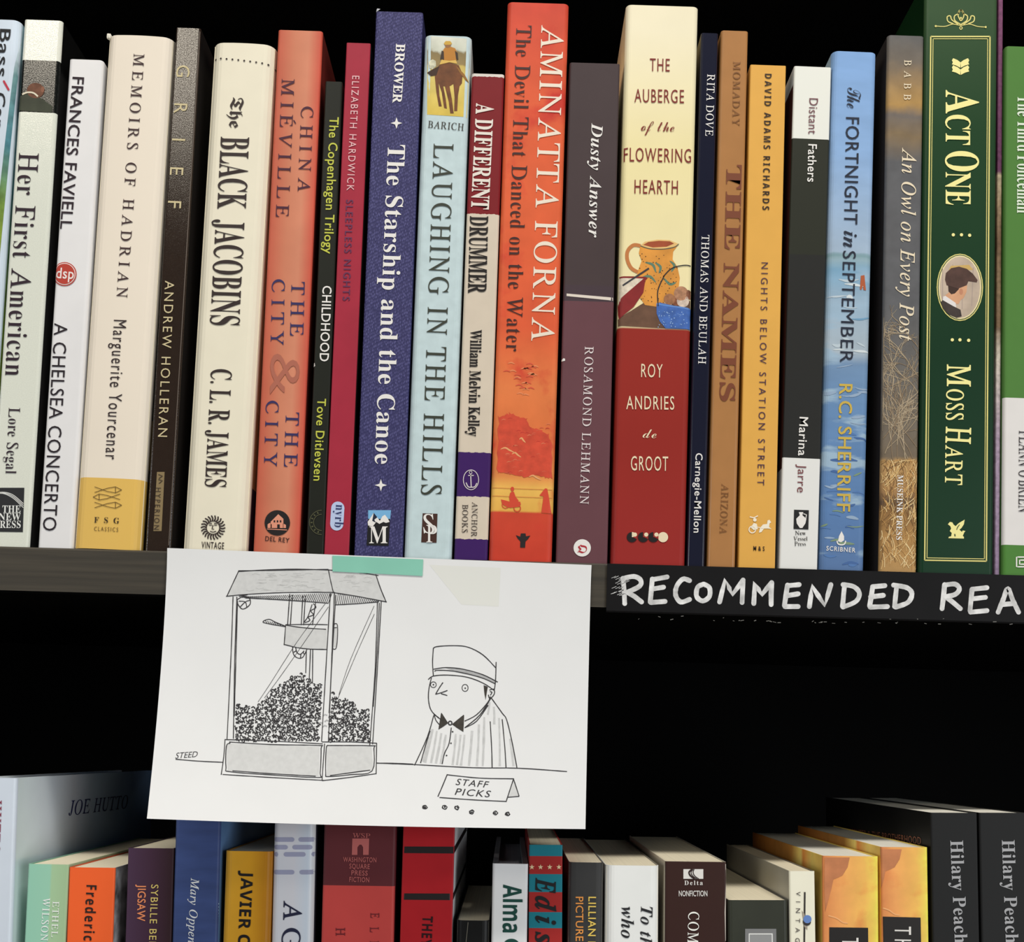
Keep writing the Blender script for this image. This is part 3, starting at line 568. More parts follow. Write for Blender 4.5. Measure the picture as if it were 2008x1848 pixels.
for y in (1305, 1355): b.Ln(ART, [F(570, y), F(760, y + 8), F(950, y + 14)], 1.2, ink((214, 140, 70)), lay=2)
b.T(AU, 'AMINATTA FORNA', (1062, 50), (1042, 669), 44, 's', ink((240, 226, 206)), .06); b.T(TI, 'The Devil That Danced on the Water', (1013, 50), (992, 689), 30, 's', ink((66, 36, 34)), .06)
b.G(LO, [F(*q) for q in ((725, 1597), (752, 1607), (757, 1587), (785, 1587), (788, 1605), (814, 1600), (800, 1622), (785, 1636), (782, 1675), (752, 1674), (753, 1635), (738, 1620))], ink((40, 34, 34))); b.build()
# -- dusty
b = Book('dark plum brown book with white italic title and a thin pale stripe across its middle', (1117, 119), (1216, 129), (1090, 1105), (1191, 1108), r=0.001, depth=0.135, left=cover((56, 38, 48)), right=cover((40, 28, 34)))
V = b.v; b.mspine = ramp_mat('plum_halves', [(0, (104, 66, 72)), (V(1150, 592), (70, 56, 62)), (V(1150, 560), (70, 57, 58))], hard=True, vary=.05, vscale=50, rough=.55)
b.Q('pale_stripe', [(1111, 576), (1202, 584), (1202, 590), (1111, 581)], ink((226, 214, 200)), lay=1.5, ny=1)
b.T(TI, 'Dusty Answer', (1160, 242), (1154, 466), 22, 'ib', Wt, .06); b.T(AU, 'ROSAMOND LEHMANN', (1147, 680), (1137, 989), 17, 's', ink((226, 214, 212)), .12)
b.C(LO, (1141.6, 1075), 17, Wt); b.T(LO, 'O', (1132, 1085), (1151, 1085), 21, 'f', ink((178, 42, 52)), lay=4)
b.G('wear_mark', [(1099, 707), (1105, 703), (1108, 704), (1108, 708), (1102, 709)], Wt); b.build()
# -- cream/red cookbook
b = Book('thick cream and red book with a painted jug and blue pot on its spine', (1228, 10), (1370, 13), (1197, 1111), (1344, 1112), r=0.0024, depth=0.15, left=ramp_mat('cream_red_side', [(0, (150, 44, 34)), (.098, (226, 206, 160))], hard=True), right=ramp_mat('cream_red_side', [(0, (120, 34, 28)), (.098, (206, 184, 130))], hard=True))
V = b.v; b.mspine = ramp_mat('cream_red_spine', [(0, (156, 44, 40)), (V(1280, 900), (150, 42, 34)), (V(1280, 645), (152, 44, 34)), (V(1280, 643), (240, 226, 176)), (V(1290, 300), (240, 226, 170)), (V(1290, 60), (244, 234, 202))], vary=.035, vscale=28)
rb = ink((128, 40, 32)); cr = ink((236, 218, 184))
for q, A, B, h in (('THE', (1274, 140), (1313, 141), 25), ('AUBERGE', (1244, 201), (1341, 203), 26), ('FLOWERING', (1223, 317), (1355, 320), 27), ('HEARTH', (1244, 380), (1329, 382), 27)): b.T(TI, q, A, B, h, 'g', rb, .12)
b.T(TI, 'of the', (1257, 257), (1322, 259), 20, 'c', rb, .0)
for q, A, B, h in (('ROY', (1257, 740), (1299, 741), 26), ('ANDRIES', (1228, 803), (1322, 804), 26), ('GROOT', (1237, 923), (1310, 924), 28)): b.T(AU, q, A, B, h, 'g', cr, .12)
b.T(AU, 'de', (1260, 859), (1287, 860), 18, 'c', cr, .0)
for k, x in enumerate((1239, 1261, 1281, 1300)):
    b.C(LO, (x, 1054), 10, cr if k == 3 else ink((30, 24, 24)))
    if k < 3: b.G(LO, [(x, 1054)] + [(x + 10 * math.cos(a), 1054 + 10 * math.sin(a)) for a in [-math.pi / 2 + i * math.pi / 12 for i in range(7)]], cr if k == 0 else ink((156, 44, 40)), lay=4); b.G(LO, [(x + 2, 1054), (x + 10, 1050), (x + 10, 1058)], ink((156, 44, 40)), lay=4.2); b.C(LO, (x + 6, 1049), 4, cr, lay=4.5)
Gz = lambda x, y: (1180 + x / 3.3, y / 3.3)
Hz = lambda x, y: (1180 + x / 2.639, 540 + y / 2.639)
jug = ink((222, 150, 62), vary=.18, scale=120)
b.G(ART, [Hz(*q) for q in ((85, 262), (85, 225), (150, 185), (230, 135), (300, 130), (460, 130), (462, 282), (300, 274))], ink((104, 74, 56), vary=.3, scale=150), lay=1.2)
b.G(ART, [Gz(*q) for q in ((250, 1590), (240, 1640), (258, 1690), (232, 1760), (222, 1840), (240, 1920), (280, 1975), (380, 1990), (450, 1960), (495, 1880), (505, 1800), (490, 1730), (458, 1680), (462, 1630), (498, 1580), (470, 1600), (400, 1612), (310, 1610))], jug, lay=1.5)
b.G(ART, [Gz(*q) for q in ((250, 1590), (280, 1565), (360, 1552), (440, 1555), (498, 1580), (470, 1598), (400, 1612), (310, 1610))], ink((232, 190, 120)), lay=2); b.G(ART, [Gz(*q) for q in ((268, 1586), (300, 1568), (370, 1560), (440, 1563), (468, 1578), (420, 1598), (330, 1603))], ink((160, 76, 42), vary=.2), lay=2.3)
b.Ln(ART, [Gz(*q) for q in ((250, 1592), (205, 1588), (168, 1625), (165, 1680), (190, 1735), (232, 1762))], 7, ink((196, 122, 66)), lay=2, sm=True)
b.Ln(ART, [Gz(*q) for q in ((250, 1592), (310, 1611), (400, 1613), (470, 1600), (498, 1580))], 1.6, ink((92, 96, 80)), lay=2.6, sm=True)
for q in ([(280, 1700), (330, 1715), (350, 1765)], [(345, 1700), (380, 1730), (370, 1770)], [(440, 1690), (470, 1720), (450, 1760)], [(250, 1800), (310, 1790), (350, 1830)], [(400, 1800), (440, 1840), (480, 1830)]): b.Ln(ART, [Gz(*p) for p in q], 5, ink((96, 128, 106)), lay=2.2, sm=True, taper=True)
for k in range(70):
    x, y = Gz(random.uniform(245, 490), random.uniform(1640, 1960)); b.C(ART, (x, y), random.uniform(.6, 1.1), ink((80, 52, 34)), lay=2.4)
dish = ink((136, 36, 36), vary=.12, scale=200)
b.G(ART, [Gz(*q) for q in ((105, 1795), (290, 1798), (262, 1850), (110, 1980))], ink((222, 208, 186), vary=.2, scale=500), lay=2.5)
b.G(ART, [Hz(*q) for q in ((84, 150), (100, 118), (228, 8), (215, 90), (165, 165), (90, 226), (85, 200))], dish, lay=2.8); b.Ln(ART, [Gz(106, 1795), Gz(200, 1796), Gz(292, 1800), Hz(150, 95), Hz(84, 160)], 3.4, dish, lay=3)
b.Ln(ART, [Gz(135, 1850), Gz(305, 1738)], 3.4, ink((58, 56, 60)), lay=3.2)
b.G(ART, [Hz(*q) for q in ((283, 150), (300, 142), (380, 160), (462, 172), (462, 280), (330, 276), (300, 240), (284, 200))], ink((66, 104, 176), vary=.25, scale=300), lay=2.8)
b.Ln(ART, [Hz(284, 148), Hz(340, 158), Hz(400, 166), Hz(462, 176)], 3, ink((98, 140, 206)), lay=3, sm=True)
for q, rr, cc in (((350, 125), 11, (158, 108, 74)), ((410, 95), 14, (176, 128, 96)), ((420, 135), 12, (204, 184, 168)), ((385, 135), 9, (140, 84, 56)), ((450, 100), 9, (134, 84, 60)), ((345, 140), 8, (196, 168, 146))): b.C(ART, Hz(*q), rr, ink(cc, vary=.4, scale=400), lay=2.6 + rr * .01)
for k in range(40):
    x, y = Hz(random.uniform(290, 455), random.uniform(185, 270)); b.C(ART, (x, y), random.uniform(.5, 1.1), ink((160, 190, 226)), lay=3.2)
b.Ln(ART, [Hz(*q) for q in ((292, 160), (290, 80), (320, 10))] + [Gz(*q) for q in ((400, 1790), (450, 1740), (520, 1720), (578, 1720))], 2, ink((34, 36, 44)), lay=3.4, sm=True)
b.build()
# -- navy thin
b = Book('very thin navy black book with white capitals, beside the thick cream and red book', (1375, 66), (1409, 64), (1347, 1111), (1382, 1113), r=0.001, depth=0.14, spine=mat('navy_gloss', (26, 28, 46), .2, .6), left=mat('navy_gloss', (26, 28, 46), .2, .6), right=cover((14, 14, 18)))
b.T(AU, 'RITA DOVE', (1387, 146), (1383, 267), 15, 's', Wt, .06); b.T(TI, 'THOMAS AND BEULAH', (1376, 461), (1369, 714), 15, 's', Wt, .06); b.T(PU, 'Carnegie-Mellon', (1364, 889), (1360, 1045), 14, 'gb', Wt, .06); b.build()
# -- tan
b = Book('narrow tan brown book with large red brown capitals in its middle', (1414, 59), (1468, 62), (1387, 1113), (1442, 1114), r=0.0013, depth=0.14, spine=mat('tan_gloss', (176, 124, 74), .3, .45, .05, 90), left=mat('tan_gloss', (176, 124, 74), .3, .45, .05, 90), right=cover((216, 180, 132)))
b.T(AU, 'MOMADAY', (1438, 121), (1436, 247), 14, 's', ink((130, 84, 44)), .1); b.T(TI, 'THE', (1425, 323), (1421, 490), 30, 'sx', ink((122, 66, 42)), .06); b.T(TI, 'NAMES', (1420, 516), (1411, 787), 30, 'sx', ink((122, 66, 42)), .03); b.T(PU, 'ARIZONA', (1415, 949), (1411, 1047), 14, 's', ink((130, 84, 44)), .06); b.build()
# -- yellow
b = Book('mustard yellow book with small widely spaced dark capitals', (1469, 127), (1544, 129), (1450, 1115), (1518, 1117), r=0.0006, depth=0.135, spine=cover((228, 172, 82), .45, vary=.03), right=cover((30, 22, 16)), left=cover((190, 140, 60)))
b.T(AU, 'DAVID ADAMS RICHARDS', (1500, 145), (1495, 412), 13, 'nb', ink((52, 36, 26)), .34); b.T(TI, 'NIGHTS BELOW STATION STREET', (1493, 515), (1485, 952), 13, 'g', ink((78, 50, 70)), .38)
ch = ink((246, 236, 214))
b.Ln(LO, [(1475 + 6.5 * math.cos(k / 10 * math.pi), 1039 + 6.5 * math.sin(k / 10 * math.pi)) for k in range(21)], 2, ch); b.G(LO, [(1472, 1035), (1478, 1026), (1484, 1028), (1486, 1038), (1478, 1040)], ch); b.C(LO, (1480, 1020), 3.5, ch)
b.Ln(LO, [(1470, 1014), (1478, 1016), (1486, 1012)], 2, ch); b.Ln(LO, [(1484, 1034), (1496, 1036)], 1.2, ch)
b.G(LO, [(1490, 1036), (1496, 1029), (1504, 1028), (1505, 1021), (1509, 1020), (1512, 1025), (1509, 1027), (1508, 1034), (1513, 1038), (1506, 1037), (1498, 1037), (1493, 1044), (1488, 1045)], ch)
b.T(PU, 'M & S', (1477, 1080), (1499, 1081), 9, 'gx', ink((50, 34, 20)), .1); b.build()
# -- black & white
b = Book('black book with white blocks at top and foot and a vase emblem', (1558, 128), (1630, 134), (1527, 1117), (1604, 1119), r=0.0008, depth=0.14, right=cover((36, 36, 34)))
V = b.v; st = [(0, (232, 231, 226)), (V(1590, 903), (40, 40, 38)), (V(1590, 500), (44, 46, 36)), (V(1590, 273), (236, 236, 226))]
b.mspine = ramp_mat('black_white_blocks', st, hard=True); b.mleft = ramp_mat('brown_white_blocks', [(0, (226, 224, 220)), (V(1530, 920), (78, 40, 34)), (V(1545, 163), (220, 220, 214))], hard=True)
pr = ink((120, 78, 84))
b.T(TI, 'Distant', (1587, 193), (1585, 263), 17, 'g', pr, .05); b.T(TI, 'Fathers', (1585, 283), (1583, 357), 17, 'gb', Wt, .04); b.T(AU, 'Marina', (1568, 818), (1565, 894), 17, 'gb', Wt, .04); b.T(AU, 'Jarre', (1565, 911), (1563, 966), 16, 'g', ink((124, 70, 72)), .04)
b.G(LO, [(1557, 1000), (1586, 1001), (1585, 1039), (1556, 1038)], ink((30, 30, 30))); b.G(LO, [(1566, 1005), (1575, 1005), (1573, 1011), (1581, 1018), (1579, 1027), (1573, 1036), (1568, 1036), (1562, 1027), (1561, 1018), (1568, 1011)], Wt, lay=4); b.Ln(LO, [(1575, 1008), (1581, 1010), (1580, 1017)], 1.6, Wt, lay=4)
for q, A, B in (('New', (1559, 1050), (1580, 1050)), ('Vessel', (1556, 1061), (1583, 1061)), ('Press', (1558, 1071), (1580, 1071))): b.T(PU, q, A, B, 8.5, 's', ink((30, 30, 30)), .02)
b.build()
# -- sea blue
b = Book('sky blue book with painted sea waves and yellow author letters', (1633, 98), (1720, 105), (1605, 1119), (1696, 1121), r=0.0028, depth=0.14, left=cover((150, 172, 190), .4, vary=.1), right=cover((90, 110, 130)))
V = b.v
b.mspine = ramp_mat('sea_cover', [(0, (92, 122, 166)), (V(1650, 1000), (92, 128, 176)), (V(1660, 800), (106, 142, 184)), (V(1660, 715), (116, 146, 180)), (V(1660, 690), (172, 186, 196)), (V(1660, 600), (160, 182, 200)), (V(1660, 530), (126, 168, 196)), (V(1665, 508), (150, 176, 186)), (V(1665, 500), (118, 152, 158)), (V(1665, 494), (164, 184, 204)), (V(1670, 300), (142, 176, 218)), (V(1670, 105), (134, 172, 220))],
                   wob=.0008, wscale=200, mixc=(158, 184, 204), mscale=26, mstretch=(.8, 1, 3), mlo=.52, mhi=.57, mrange=(0, V(1665, 520)), vary=.07, vscale=50, vstretch=(1, 1, 3))
for k in range(46):
    y = random.uniform(540, 1110); x = 1612 + (1110 - y) * .028 + random.uniform(0, 80); l = random.uniform(6, 20)
    b.Ln(ART, [(x - l, y + random.uniform(-4, 4)), (x, y), (min(x + l, 1708 - (y - 540) * .02), y + random.uniform(-5, 5))], random.uniform(2, 7), ink(random.choice(((70, 104, 158), (150, 172, 196), (126, 150, 120), (84, 122, 176)) if y > 700 else ((214, 222, 224), (190, 204, 212), (112, 158, 190)))), lay=1.2 + k * .005, sm=True, taper=True)
b.G(ART, [(1688, 541), (1695, 540), (1696, 552), (1698, 570), (1693, 569), (1692, 560), (1689, 569), (1686, 568)], ink((178, 92, 56)), lay=2)
nv = ink((34, 40, 56)); yl = ink((206, 176, 76))
b.T(TI, 'The', (1662, 172), (1660, 212), 27, 'c', nv, -.02); b.T(TI, 'FORTNIGHT', (1659, 230), (1655, 440), 26, 'gm', nv, .06); b.T(TI, 'in', (1655, 453), (1653, 485), 25, 'ib', nv, .0); b.T(TI, 'SEPTEMBER', (1653, 492), (1647, 711), 25, 'g', nv, .06); b.T(AU, 'R.C. SHERRIFF', (1646, 753), (1641, 1003), 26, 'gb', yl, .05)
b.G(LO, [(1643, 1062), (1645, 1052), (1650, 1042), (1655, 1052), (1655, 1060), (1649, 1064)], Wt); b.Ln(LO, [(1641, 1061), (1643, 1067), (1650, 1069), (1656, 1067), (1658, 1061)], 2.4, Wt, sm=True); b.T(PU, 'SCRIBNER', (1620, 1080), (1677, 1084), 9, 'gb', Wt, .12); b.build()
# -- owl dusk landscape
b = Book('grey dusk sky book with an orange cloud, bare trees and dry golden grass', (1741, 67), (1813, 73), (1724, 1120), (1798, 1122), r=0.0016, depth=0.14, left=cover((44, 40, 40), .5), right=cover((40, 34, 28)))
V = b.v
b.mspine = ramp_mat('dusk_cover', [(0, (186, 146, 92)), (V(1760, 1060), (176, 134, 80)), (V(1760, 1005), (140, 104, 62)), (V(1760, 985), (98, 78, 60)), (V(1760, 960), (170, 130, 84)), (V(1760, 905), (186, 148, 96)), (V(1760, 898), (118, 104, 86)), (V(1765, 780), (112, 106, 98)), (V(1765, 600), (98, 98, 100)), (V(1770, 320), (96, 96, 98)), (V(1775, 265), (132, 112, 84)), (V(1775, 225), (112, 104, 98)), (V(1775, 205), (180, 142, 84)), (V(1775, 175), (164, 132, 86)), (V(1775, 120), (116, 106, 94)), (V(1778, 72), (100, 98, 96))],
                   wob=.0035, wscale=110, vary=.12, vscale=140)
def twig(x, y, a, l, w, d):
    p = [(x, y)]
    for k in range(4):
        a += random.uniform(-.3, .3); x += l / 4 * math.cos(a); y += l / 4 * math.sin(a); p.append((x, y))
    lo = 1728 + (1120 - y) * .012
    p = [(max(lo, min(1808 - (y - 540) * .014, q[0])), q[1]) for q in p]
    b.Ln(ART, p, w, ink(random.choice(((160, 142, 116), (184, 166, 138), (136, 116, 92)))), lay=1.5 + random.random() * .3, sm=True)
    if d:
        for k in range(3):
            q = random.choice(p[1:]); twig(q[0], q[1], a + random.uniform(-.9, .9), l * .62, w * .7, d - 1)
for x0, y0, a0, l0 in ((1800, 770, -2.4, 110), (1803, 740, -2.0, 90), (1735, 890, -1.1, 120), (1760, 900, -1.3, 110), (1740, 880, -.8, 100), (1790, 900, -1.9, 100), (1800, 680, -2.2, 60), (1798, 820, -2.6, 90), (1735, 760, -.5, 80), (1750, 900, -1.6, 140), (1775, 900, -1.4, 120), (1732, 860, -.9, 110), (1800, 880, -2.2, 120), (1780, 900, -2.0, 90)): twig(x0, y0, a0, l0, 1.6, 3)
for k in range(300):
    y = random.uniform(905, 1118); x = random.uniform(1726, 1797); l = random.uniform(10, 34); a = -math.pi / 2 + random.uniform(-.7, 1.0)
    e = (max(1729, min(1800, x + l * math.cos(a))), max(902, y + l * math.sin(a))); b.Ln(ART, [(x, y), ((x + e[0]) / 2 + 2, (y + e[1]) / 2), e], random.uniform(.8, 1.6), ink(random.choice(((222, 184, 122), (190, 144, 84), (232, 204, 150), (128, 94, 54), (206, 160, 96)))), lay=1.6 + random.random() * .3, sm=True)
ow = ink((236, 220, 190)); b.T(AU, 'BABB', (1773, 118), (1772, 196), 14, 's', ow, .7); b.T(TI, 'An Owl on Every Post', (1769, 290), (1763, 668), 28, 'i', ow, .06); b.T(PU, 'MUSEINK PRESS', (1760, 932), (1757, 1059), 11, 'sb', Wt, .06); b.build()
# -- dark green tall
b = Book('tall dark green book with gold frame lines, yellow lettering and an oval portrait', (1816, -40), (1957, -40), (1800, 1122), (1950, 1125), r=0.0018, depth=0.16, hard=True, left=cover((16, 44, 22), .35), right=cover((20, 44, 28)))
V = b.v; b.mspine = ramp_mat('green_cover', [(0, (18, 54, 32)), (V(1880, 700), (20, 54, 32)), (V(1880, 250), (34, 66, 38)), (V(1880, 20), (58, 84, 54))], vary=.03, vscale=30, rough=.4)
gd = ink((226, 214, 130)); g2 = ink((248, 238, 158))
def quadline(q, w): b.Ln('gold_frame', [q[0], q[1]], w, gd, lay=2); b.Ln('gold_frame', [q[1], q[2]], w, gd, lay=2); b.Ln('gold_frame', [q[2], q[3]], w, gd, lay=2); b.Ln('gold_frame', [q[3], q[0]], w, gd, lay=2)
quadline([(1825, 72), (1941, 72), (1934, 1101), (1813, 1099)], 2.6); quadline([(1829.5, 76.5), (1936.5, 76.5), (1930, 1096.5), (1817.5, 1094.5)], 1.4)
I2 = lambda x, y: (1580 + x / 3.3, y / 3.3)
orn = [[(840, 170), (900, 172), (950, 158), (1003, 165), (1060, 158), (1110, 172), (1163, 177)], [(1003, 160), (965, 135), (962, 105), (985, 90), (1003, 65), (1022, 90), (1045, 105), (1040, 135), (1003, 160)], [(985, 105), (990, 75), (1003, 66), (1016, 75), (1022, 105), (1003, 135), (985, 105)], [(955, 155), (920, 140), (915, 110), (935, 105), (945, 130), (985, 158)], [(1050, 155), (1085, 140), (1090, 110), (1070, 105), (1060, 130), (1020, 158)], [(1003, 170), (995, 182), (1003, 192), (1012, 182), (1003, 170)]]
for k, o in enumerate(orn): b.Ln('scroll_ornament', [I2(*q) for q in o], 1.6 if k in (0, 5) else 2.2, gd, lay=2, sm=True)
b.C('scroll_ornament', I2(840, 171), 2, gd); b.C('scroll_ornament', I2(1163, 177), 2, gd); b.C('scroll_ornament', I2(1003, 118), 2, gd)
for dx, dy in ((0, 0), (0, 46)):
    for sx in (-1, 1): b.G('chevron_ornament', [I2(1001 + sx * x, y + dy) for x, y in ((0, 405), (20, 390), (48, 378), (56, 392), (50, 405), (56, 418), (30, 425), (2, 440))], g2, lay=2)
b.T(TI, 'A', (1854, 177), (1854, 223), 64, 'sb', g2); b.T(TI, 'CT', (1854, 225), (1854, 284), 48, 'sb', g2, .0); b.T(TI, 'O', (1854, 296), (1854, 336), 64, 'sb', g2); b.T(TI, 'NE', (1854, 338), (1854, 402), 49, 'sb', g2, .0)
for j, (x, y) in enumerate(((1869, 461), (1885, 461), (1901, 462), (1867, 667), (1882, 667), (1899, 668))): b.C('dot_row' + ('.001' if j > 2 else ''), (x, y), 3.2, g2)
b.T(AU, 'M', (1857, 715), (1857, 758), 47, 'sm', g2); b.T(AU, 'OSS', (1856, 763), (1855, 824), 34, 'sm', g2, .08); b.T(AU, 'H', (1855, 837), (1854, 869), 50, 'sm', g2); b.T(AU, 'ART', (1854, 873), (1853, 951), 34, 'sm', g2, .08)
PO = 'oval_portrait'; oc = (1882, 564)
b.C(PO, oc, 45.5, gd, 66, 2); b.C(PO, oc, 43.5, ink((32, 64, 42)), 64, 2.4); b.C(PO, oc, 42, ink((238, 222, 170)), 62.5, 2.8); b.C(PO, oc, 39.5, ink((196, 176, 156), vary=.15, scale=120), 60, 3.2)
for k in range(4): b.Ln(PO, [(1848 + k * 20, 516 + 6 * abs(k - 1.5)), (1848 + k * 19, 610 - 6 * abs(k - 1.5))], 1.2, ink((168, 150, 140)), lay=3.4)
b.G(PO, [(1864, 522), (1900, 520), (1908, 530), (1860, 530)], ink((206, 170, 100)), lay=3.5)
J2 = lambda x, y: (1580 + x / 2.64, 540 + y / 2.64)
b.G(PO, [J2(*q) for q in ((735, 50), (740, 90), (715, 110), (720, 125), (770, 150), (790, 150), (800, 130), (815, 120), (830, 90), (835, 55), (800, 40))], ink((214, 160, 122), vary=.08), lay=3.8); b.G(PO, [J2(*q) for q in ((735, 45), (738, 85), (752, 100), (770, 96), (790, 75), (800, 50))], ink((64, 44, 36)), lay=4)
b.C(PO, J2(803, 86), 3.6, ink((196, 136, 104)), 6, 4.2)
b.G(PO, [I2(*q) for q in ((900, 1810), (905, 1770), (940, 1738), (990, 1728), (1040, 1742), (1080, 1775), (1110, 1815), (1105, 1830), (1050, 1822), (1040, 1848), (985, 1870), (910, 1848))], ink((82, 58, 50), vary=.25, scale=250), lay=4.4)
b.G(PO, [J2(*q) for q in ((710, 112), (722, 108), (775, 145), (778, 172), (740, 160), (708, 135))], ink((230, 224, 220)), lay=4.1)
b.G(PO, [J2(*q) for q in ((698, 140), (708, 130), (760, 160), (800, 180), (806, 214), (780, 222), (740, 205), (710, 175))], ink((64, 54, 50), vary=.2), lay=4.3)
GR = [(735, 1290), (745, 1278), (758, 1280), (765, 1292), (775, 1300), (790, 1285), (822, 1266), (818, 1290), (805, 1310), (795, 1318), (808, 1330), (812, 1322), (826, 1325), (820, 1332), (812, 1350), (818, 1355), (818, 1364), (738, 1362), (740, 1355), (752, 1352), (755, 1335), (745, 1325), (752, 1312), (748, 1300)]
b.G(LO, [J2(*q) for q in GR], g2); b.Ln(LO, [J2(795, 1292), J2(785, 1305), J2(780, 1318)], 1.2, ink((32, 64, 42)), lay=4); b.Ln(LO, [J2(770, 1340), J2(772, 1352)], 2, ink((32, 64, 42)), lay=4)
b.build()
# -- thin purple
b = Book('very thin book with speckled purple spine, right of the tall dark green book', (1957.5, -8), (1968, -8), (1951, 1125), (1960.5, 1126), y0=0.004, r=0.0006, depth=0.14, right=cover((90, 70, 80)))
V = b.v; b.mspine = ramp_mat('speckled_purple', [(0, (150, 128, 156)), (V(1960, 860), (170, 150, 170)), (V(1960, 700), (206, 196, 180)), (V(1960, 640), (120, 96, 72)), (V(1960, 560), (134, 112, 84)), (V(1960, 470), (112, 88, 66)), (V(1962, 400), (150, 128, 100)), (V(1962, 345), (176, 160, 132)), (V(1962, 336), (98, 56, 84)), (V(1964, 0), (122, 72, 104))], vary=.3, vscale=500, wob=.002, wscale=120)
b.build()
# -- green & white
b = Book('bright green book with a white middle block, at the right edge of upper row', (1972, 92), (2065, 92), (1965.5, 1126), (2061, 1129), r=0.0014, depth=0.135, left=cover((66, 110, 50)), right=cover((70, 116, 52)))
V = b.v; b.mspine = ramp_mat('green_white_blocks', [(0, (78, 130, 56)), (V(1990, 1070), (228, 224, 220)), (V(1990, 781), (82, 128, 60))], hard=True, vary=.02)
b.T(TI, 'The Third Policeman', (1995, 188), (1994, 418), 28, 'sb', ink((224, 234, 214)), .0); b.T(AU, "FLANN O'BRIEN", (1998, 845), (1997, 1005), 24, 's', ink((50, 44, 48)), .02)
b.Ln(LO, [(2012, 1093), (1993, 1093), (1993, 1112), (2012, 1112)], 2.6, Wt); b.Ln(LO, [(2012, 1099), (1999, 1099), (1999, 1107), (2012, 1107)], 2.6, Wt); b.build()
# ================================================================== lower shelf
ZL = -0.322
GAIN = 1.36            # lifts the lower row's base colours to make up for missing light
GL_ = 'books on the lower shelf'
def LB(label, TL, TR, BL, BR, **k):
    k.setdefault('y0', 0.004); return Book(label, TL, TR, BL, BR, zb=ZL, group=GL_, **k)
# -- silver blue, cover seen
b = LB('tall silver blue book showing its sky coloured cover, left end of lower row', (-62, 1526), (34, 1526), (-72, 1848), (21, 1848), r=0.0016, depth=0.172, hard=True, pages=WHITE_PAGES, spine=cover((190, 198, 208), .3, .5), left=cover((190, 198, 208), .3))
V = b.v; b.mright = ramp_mat('sky_cover', [(.0, (206, 224, 246)), (.035, (200, 208, 222)), (.06, (194, 198, 208)), (.09, (176, 196, 226)), (.14, (158, 186, 228)), (.172, (140, 172, 222))], axis='Y', wob=.012, wscale=14, vary=.10, vscale=16, rough=.25, spec=.5, mixc=(112, 122, 168), mscale=12, mlo=.56, mhi=.72)
b.T(AU, 'JOE HUTTO', (134, 1600), (250, 1585), 27, 'i', ink((36, 40, 84)), .04, sf=b.rt, lay=2)
b.T(AU, 'HUTTO', (-26, 1570), (-30, 1674), 30, 's', ink((120, 50, 66)), .1); b.build()
# -- mint
b = LB('mint green book with pale capitals in two columns, in front of the silver blue cover', (55, 1694), (135, 1697), (47, 1848), (128, 1848), r=0.0008, depth=0.135, left=cover((110, 160, 140)), right=cover((150, 170, 140)))
b.mspine = ramp_mat('mint_spine', [(-b.w / 2, (134, 182, 160)), (b.w * .05, (138, 184, 160)), (b.w * .1, (150, 180, 142)), (b.w / 2, (146, 172, 134))], axis='X')
b.T(AU, 'ETHEL', (104, 1768), (101, 1838), 12.5, 's', ink((232, 236, 216)), .1); b.T(AU, 'WILSON', (85, 1761), (80, 1845), 14, 's', ink((232, 236, 216)), .1); b.build()
# -- orange
b = LB('bright orange book with black letters and a silver grey cover side', (135.5, 1702), (226, 1702), (129.5, 1848), (221, 1848), r=0.0008, depth=0.105, spine=cover((222, 90, 42), .45), left=cover((200, 80, 40)), right=mat('crumpled_silver', (138, 138, 140), .35, .5, .9, 130))
b.T(AU, 'Frederic', (170, 1736), (164, 1845), 20, 'nb', ink((36, 24, 22)), .18); b.build()
# -- purple
b = LB('dark purple book with yellow and orange capitals side by side', (251, 1664), (341, 1664), (245, 1848), (336, 1848), r=0.0006, depth=0.125, left=cover((48, 34, 48)), right=cover((40, 26, 28)))
b.mspine = ramp_mat('purple_spine', [(-b.w / 2, (66, 46, 66)), (0, (60, 38, 54)), (b.w / 2, (46, 28, 32))], axis='X')
b.T(AU, 'SYBILLE BED', (297, 1735), (292, 1860), 14, 'g', ink((206, 184, 104)), .12); b.T(TI, 'JIGSAW', (271, 1735), (269, 1807), 16, 'gb', ink((214, 130, 86)), .04); b.build()
# -- blue
b = LB('tall denim blue book with white italic lettering, behind the lower left of the drawing', (345, 1572), (434, 1572), (337, 1848), (426, 1848), r=0.0012, depth=0.14, spine=mat('denim_cover', (54, 70, 116), .5, .3, .16, 50, (1, 1, 4)), left=cover((40, 50, 84)), right=ramp_mat('blue_side', [(0, (92, 126, 170)), (.06, (110, 140, 170)), (.14, (40, 52, 70))], axis='Y', rough=.3))
b.T(TI, 'Mary Oppen', (375, 1722), (369, 1850), 16, 'i', ink((216, 222, 236)), .04)
for k in range(9): b.Ln('barcode', [(427.5, 1774 + k * 6.3), (431.5, 1773 + k * 6.3)], 2, ink((170, 200, 226)), lay=2, sf=b.sp)
b.build()
# -- mustard
b = LB('golden mustard book with heavy black capitals', (441, 1670), (535, 1670), (434.5, 1848), (530, 1848), r=0.003, depth=0.135, left=cover((150, 104, 24)), right=cover((150, 100, 20)))
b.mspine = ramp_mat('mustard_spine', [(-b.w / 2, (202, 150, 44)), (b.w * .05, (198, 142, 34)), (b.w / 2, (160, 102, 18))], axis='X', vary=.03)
b.T(AU, 'JAVIER', (474, 1708), (468, 1822), 23, 'nx', ink((24, 20, 22)), .03); b.T(AU, 'CE', (468, 1833), (466, 1872), 23, 'nx', ink((24, 20, 22)), .03); b.build()
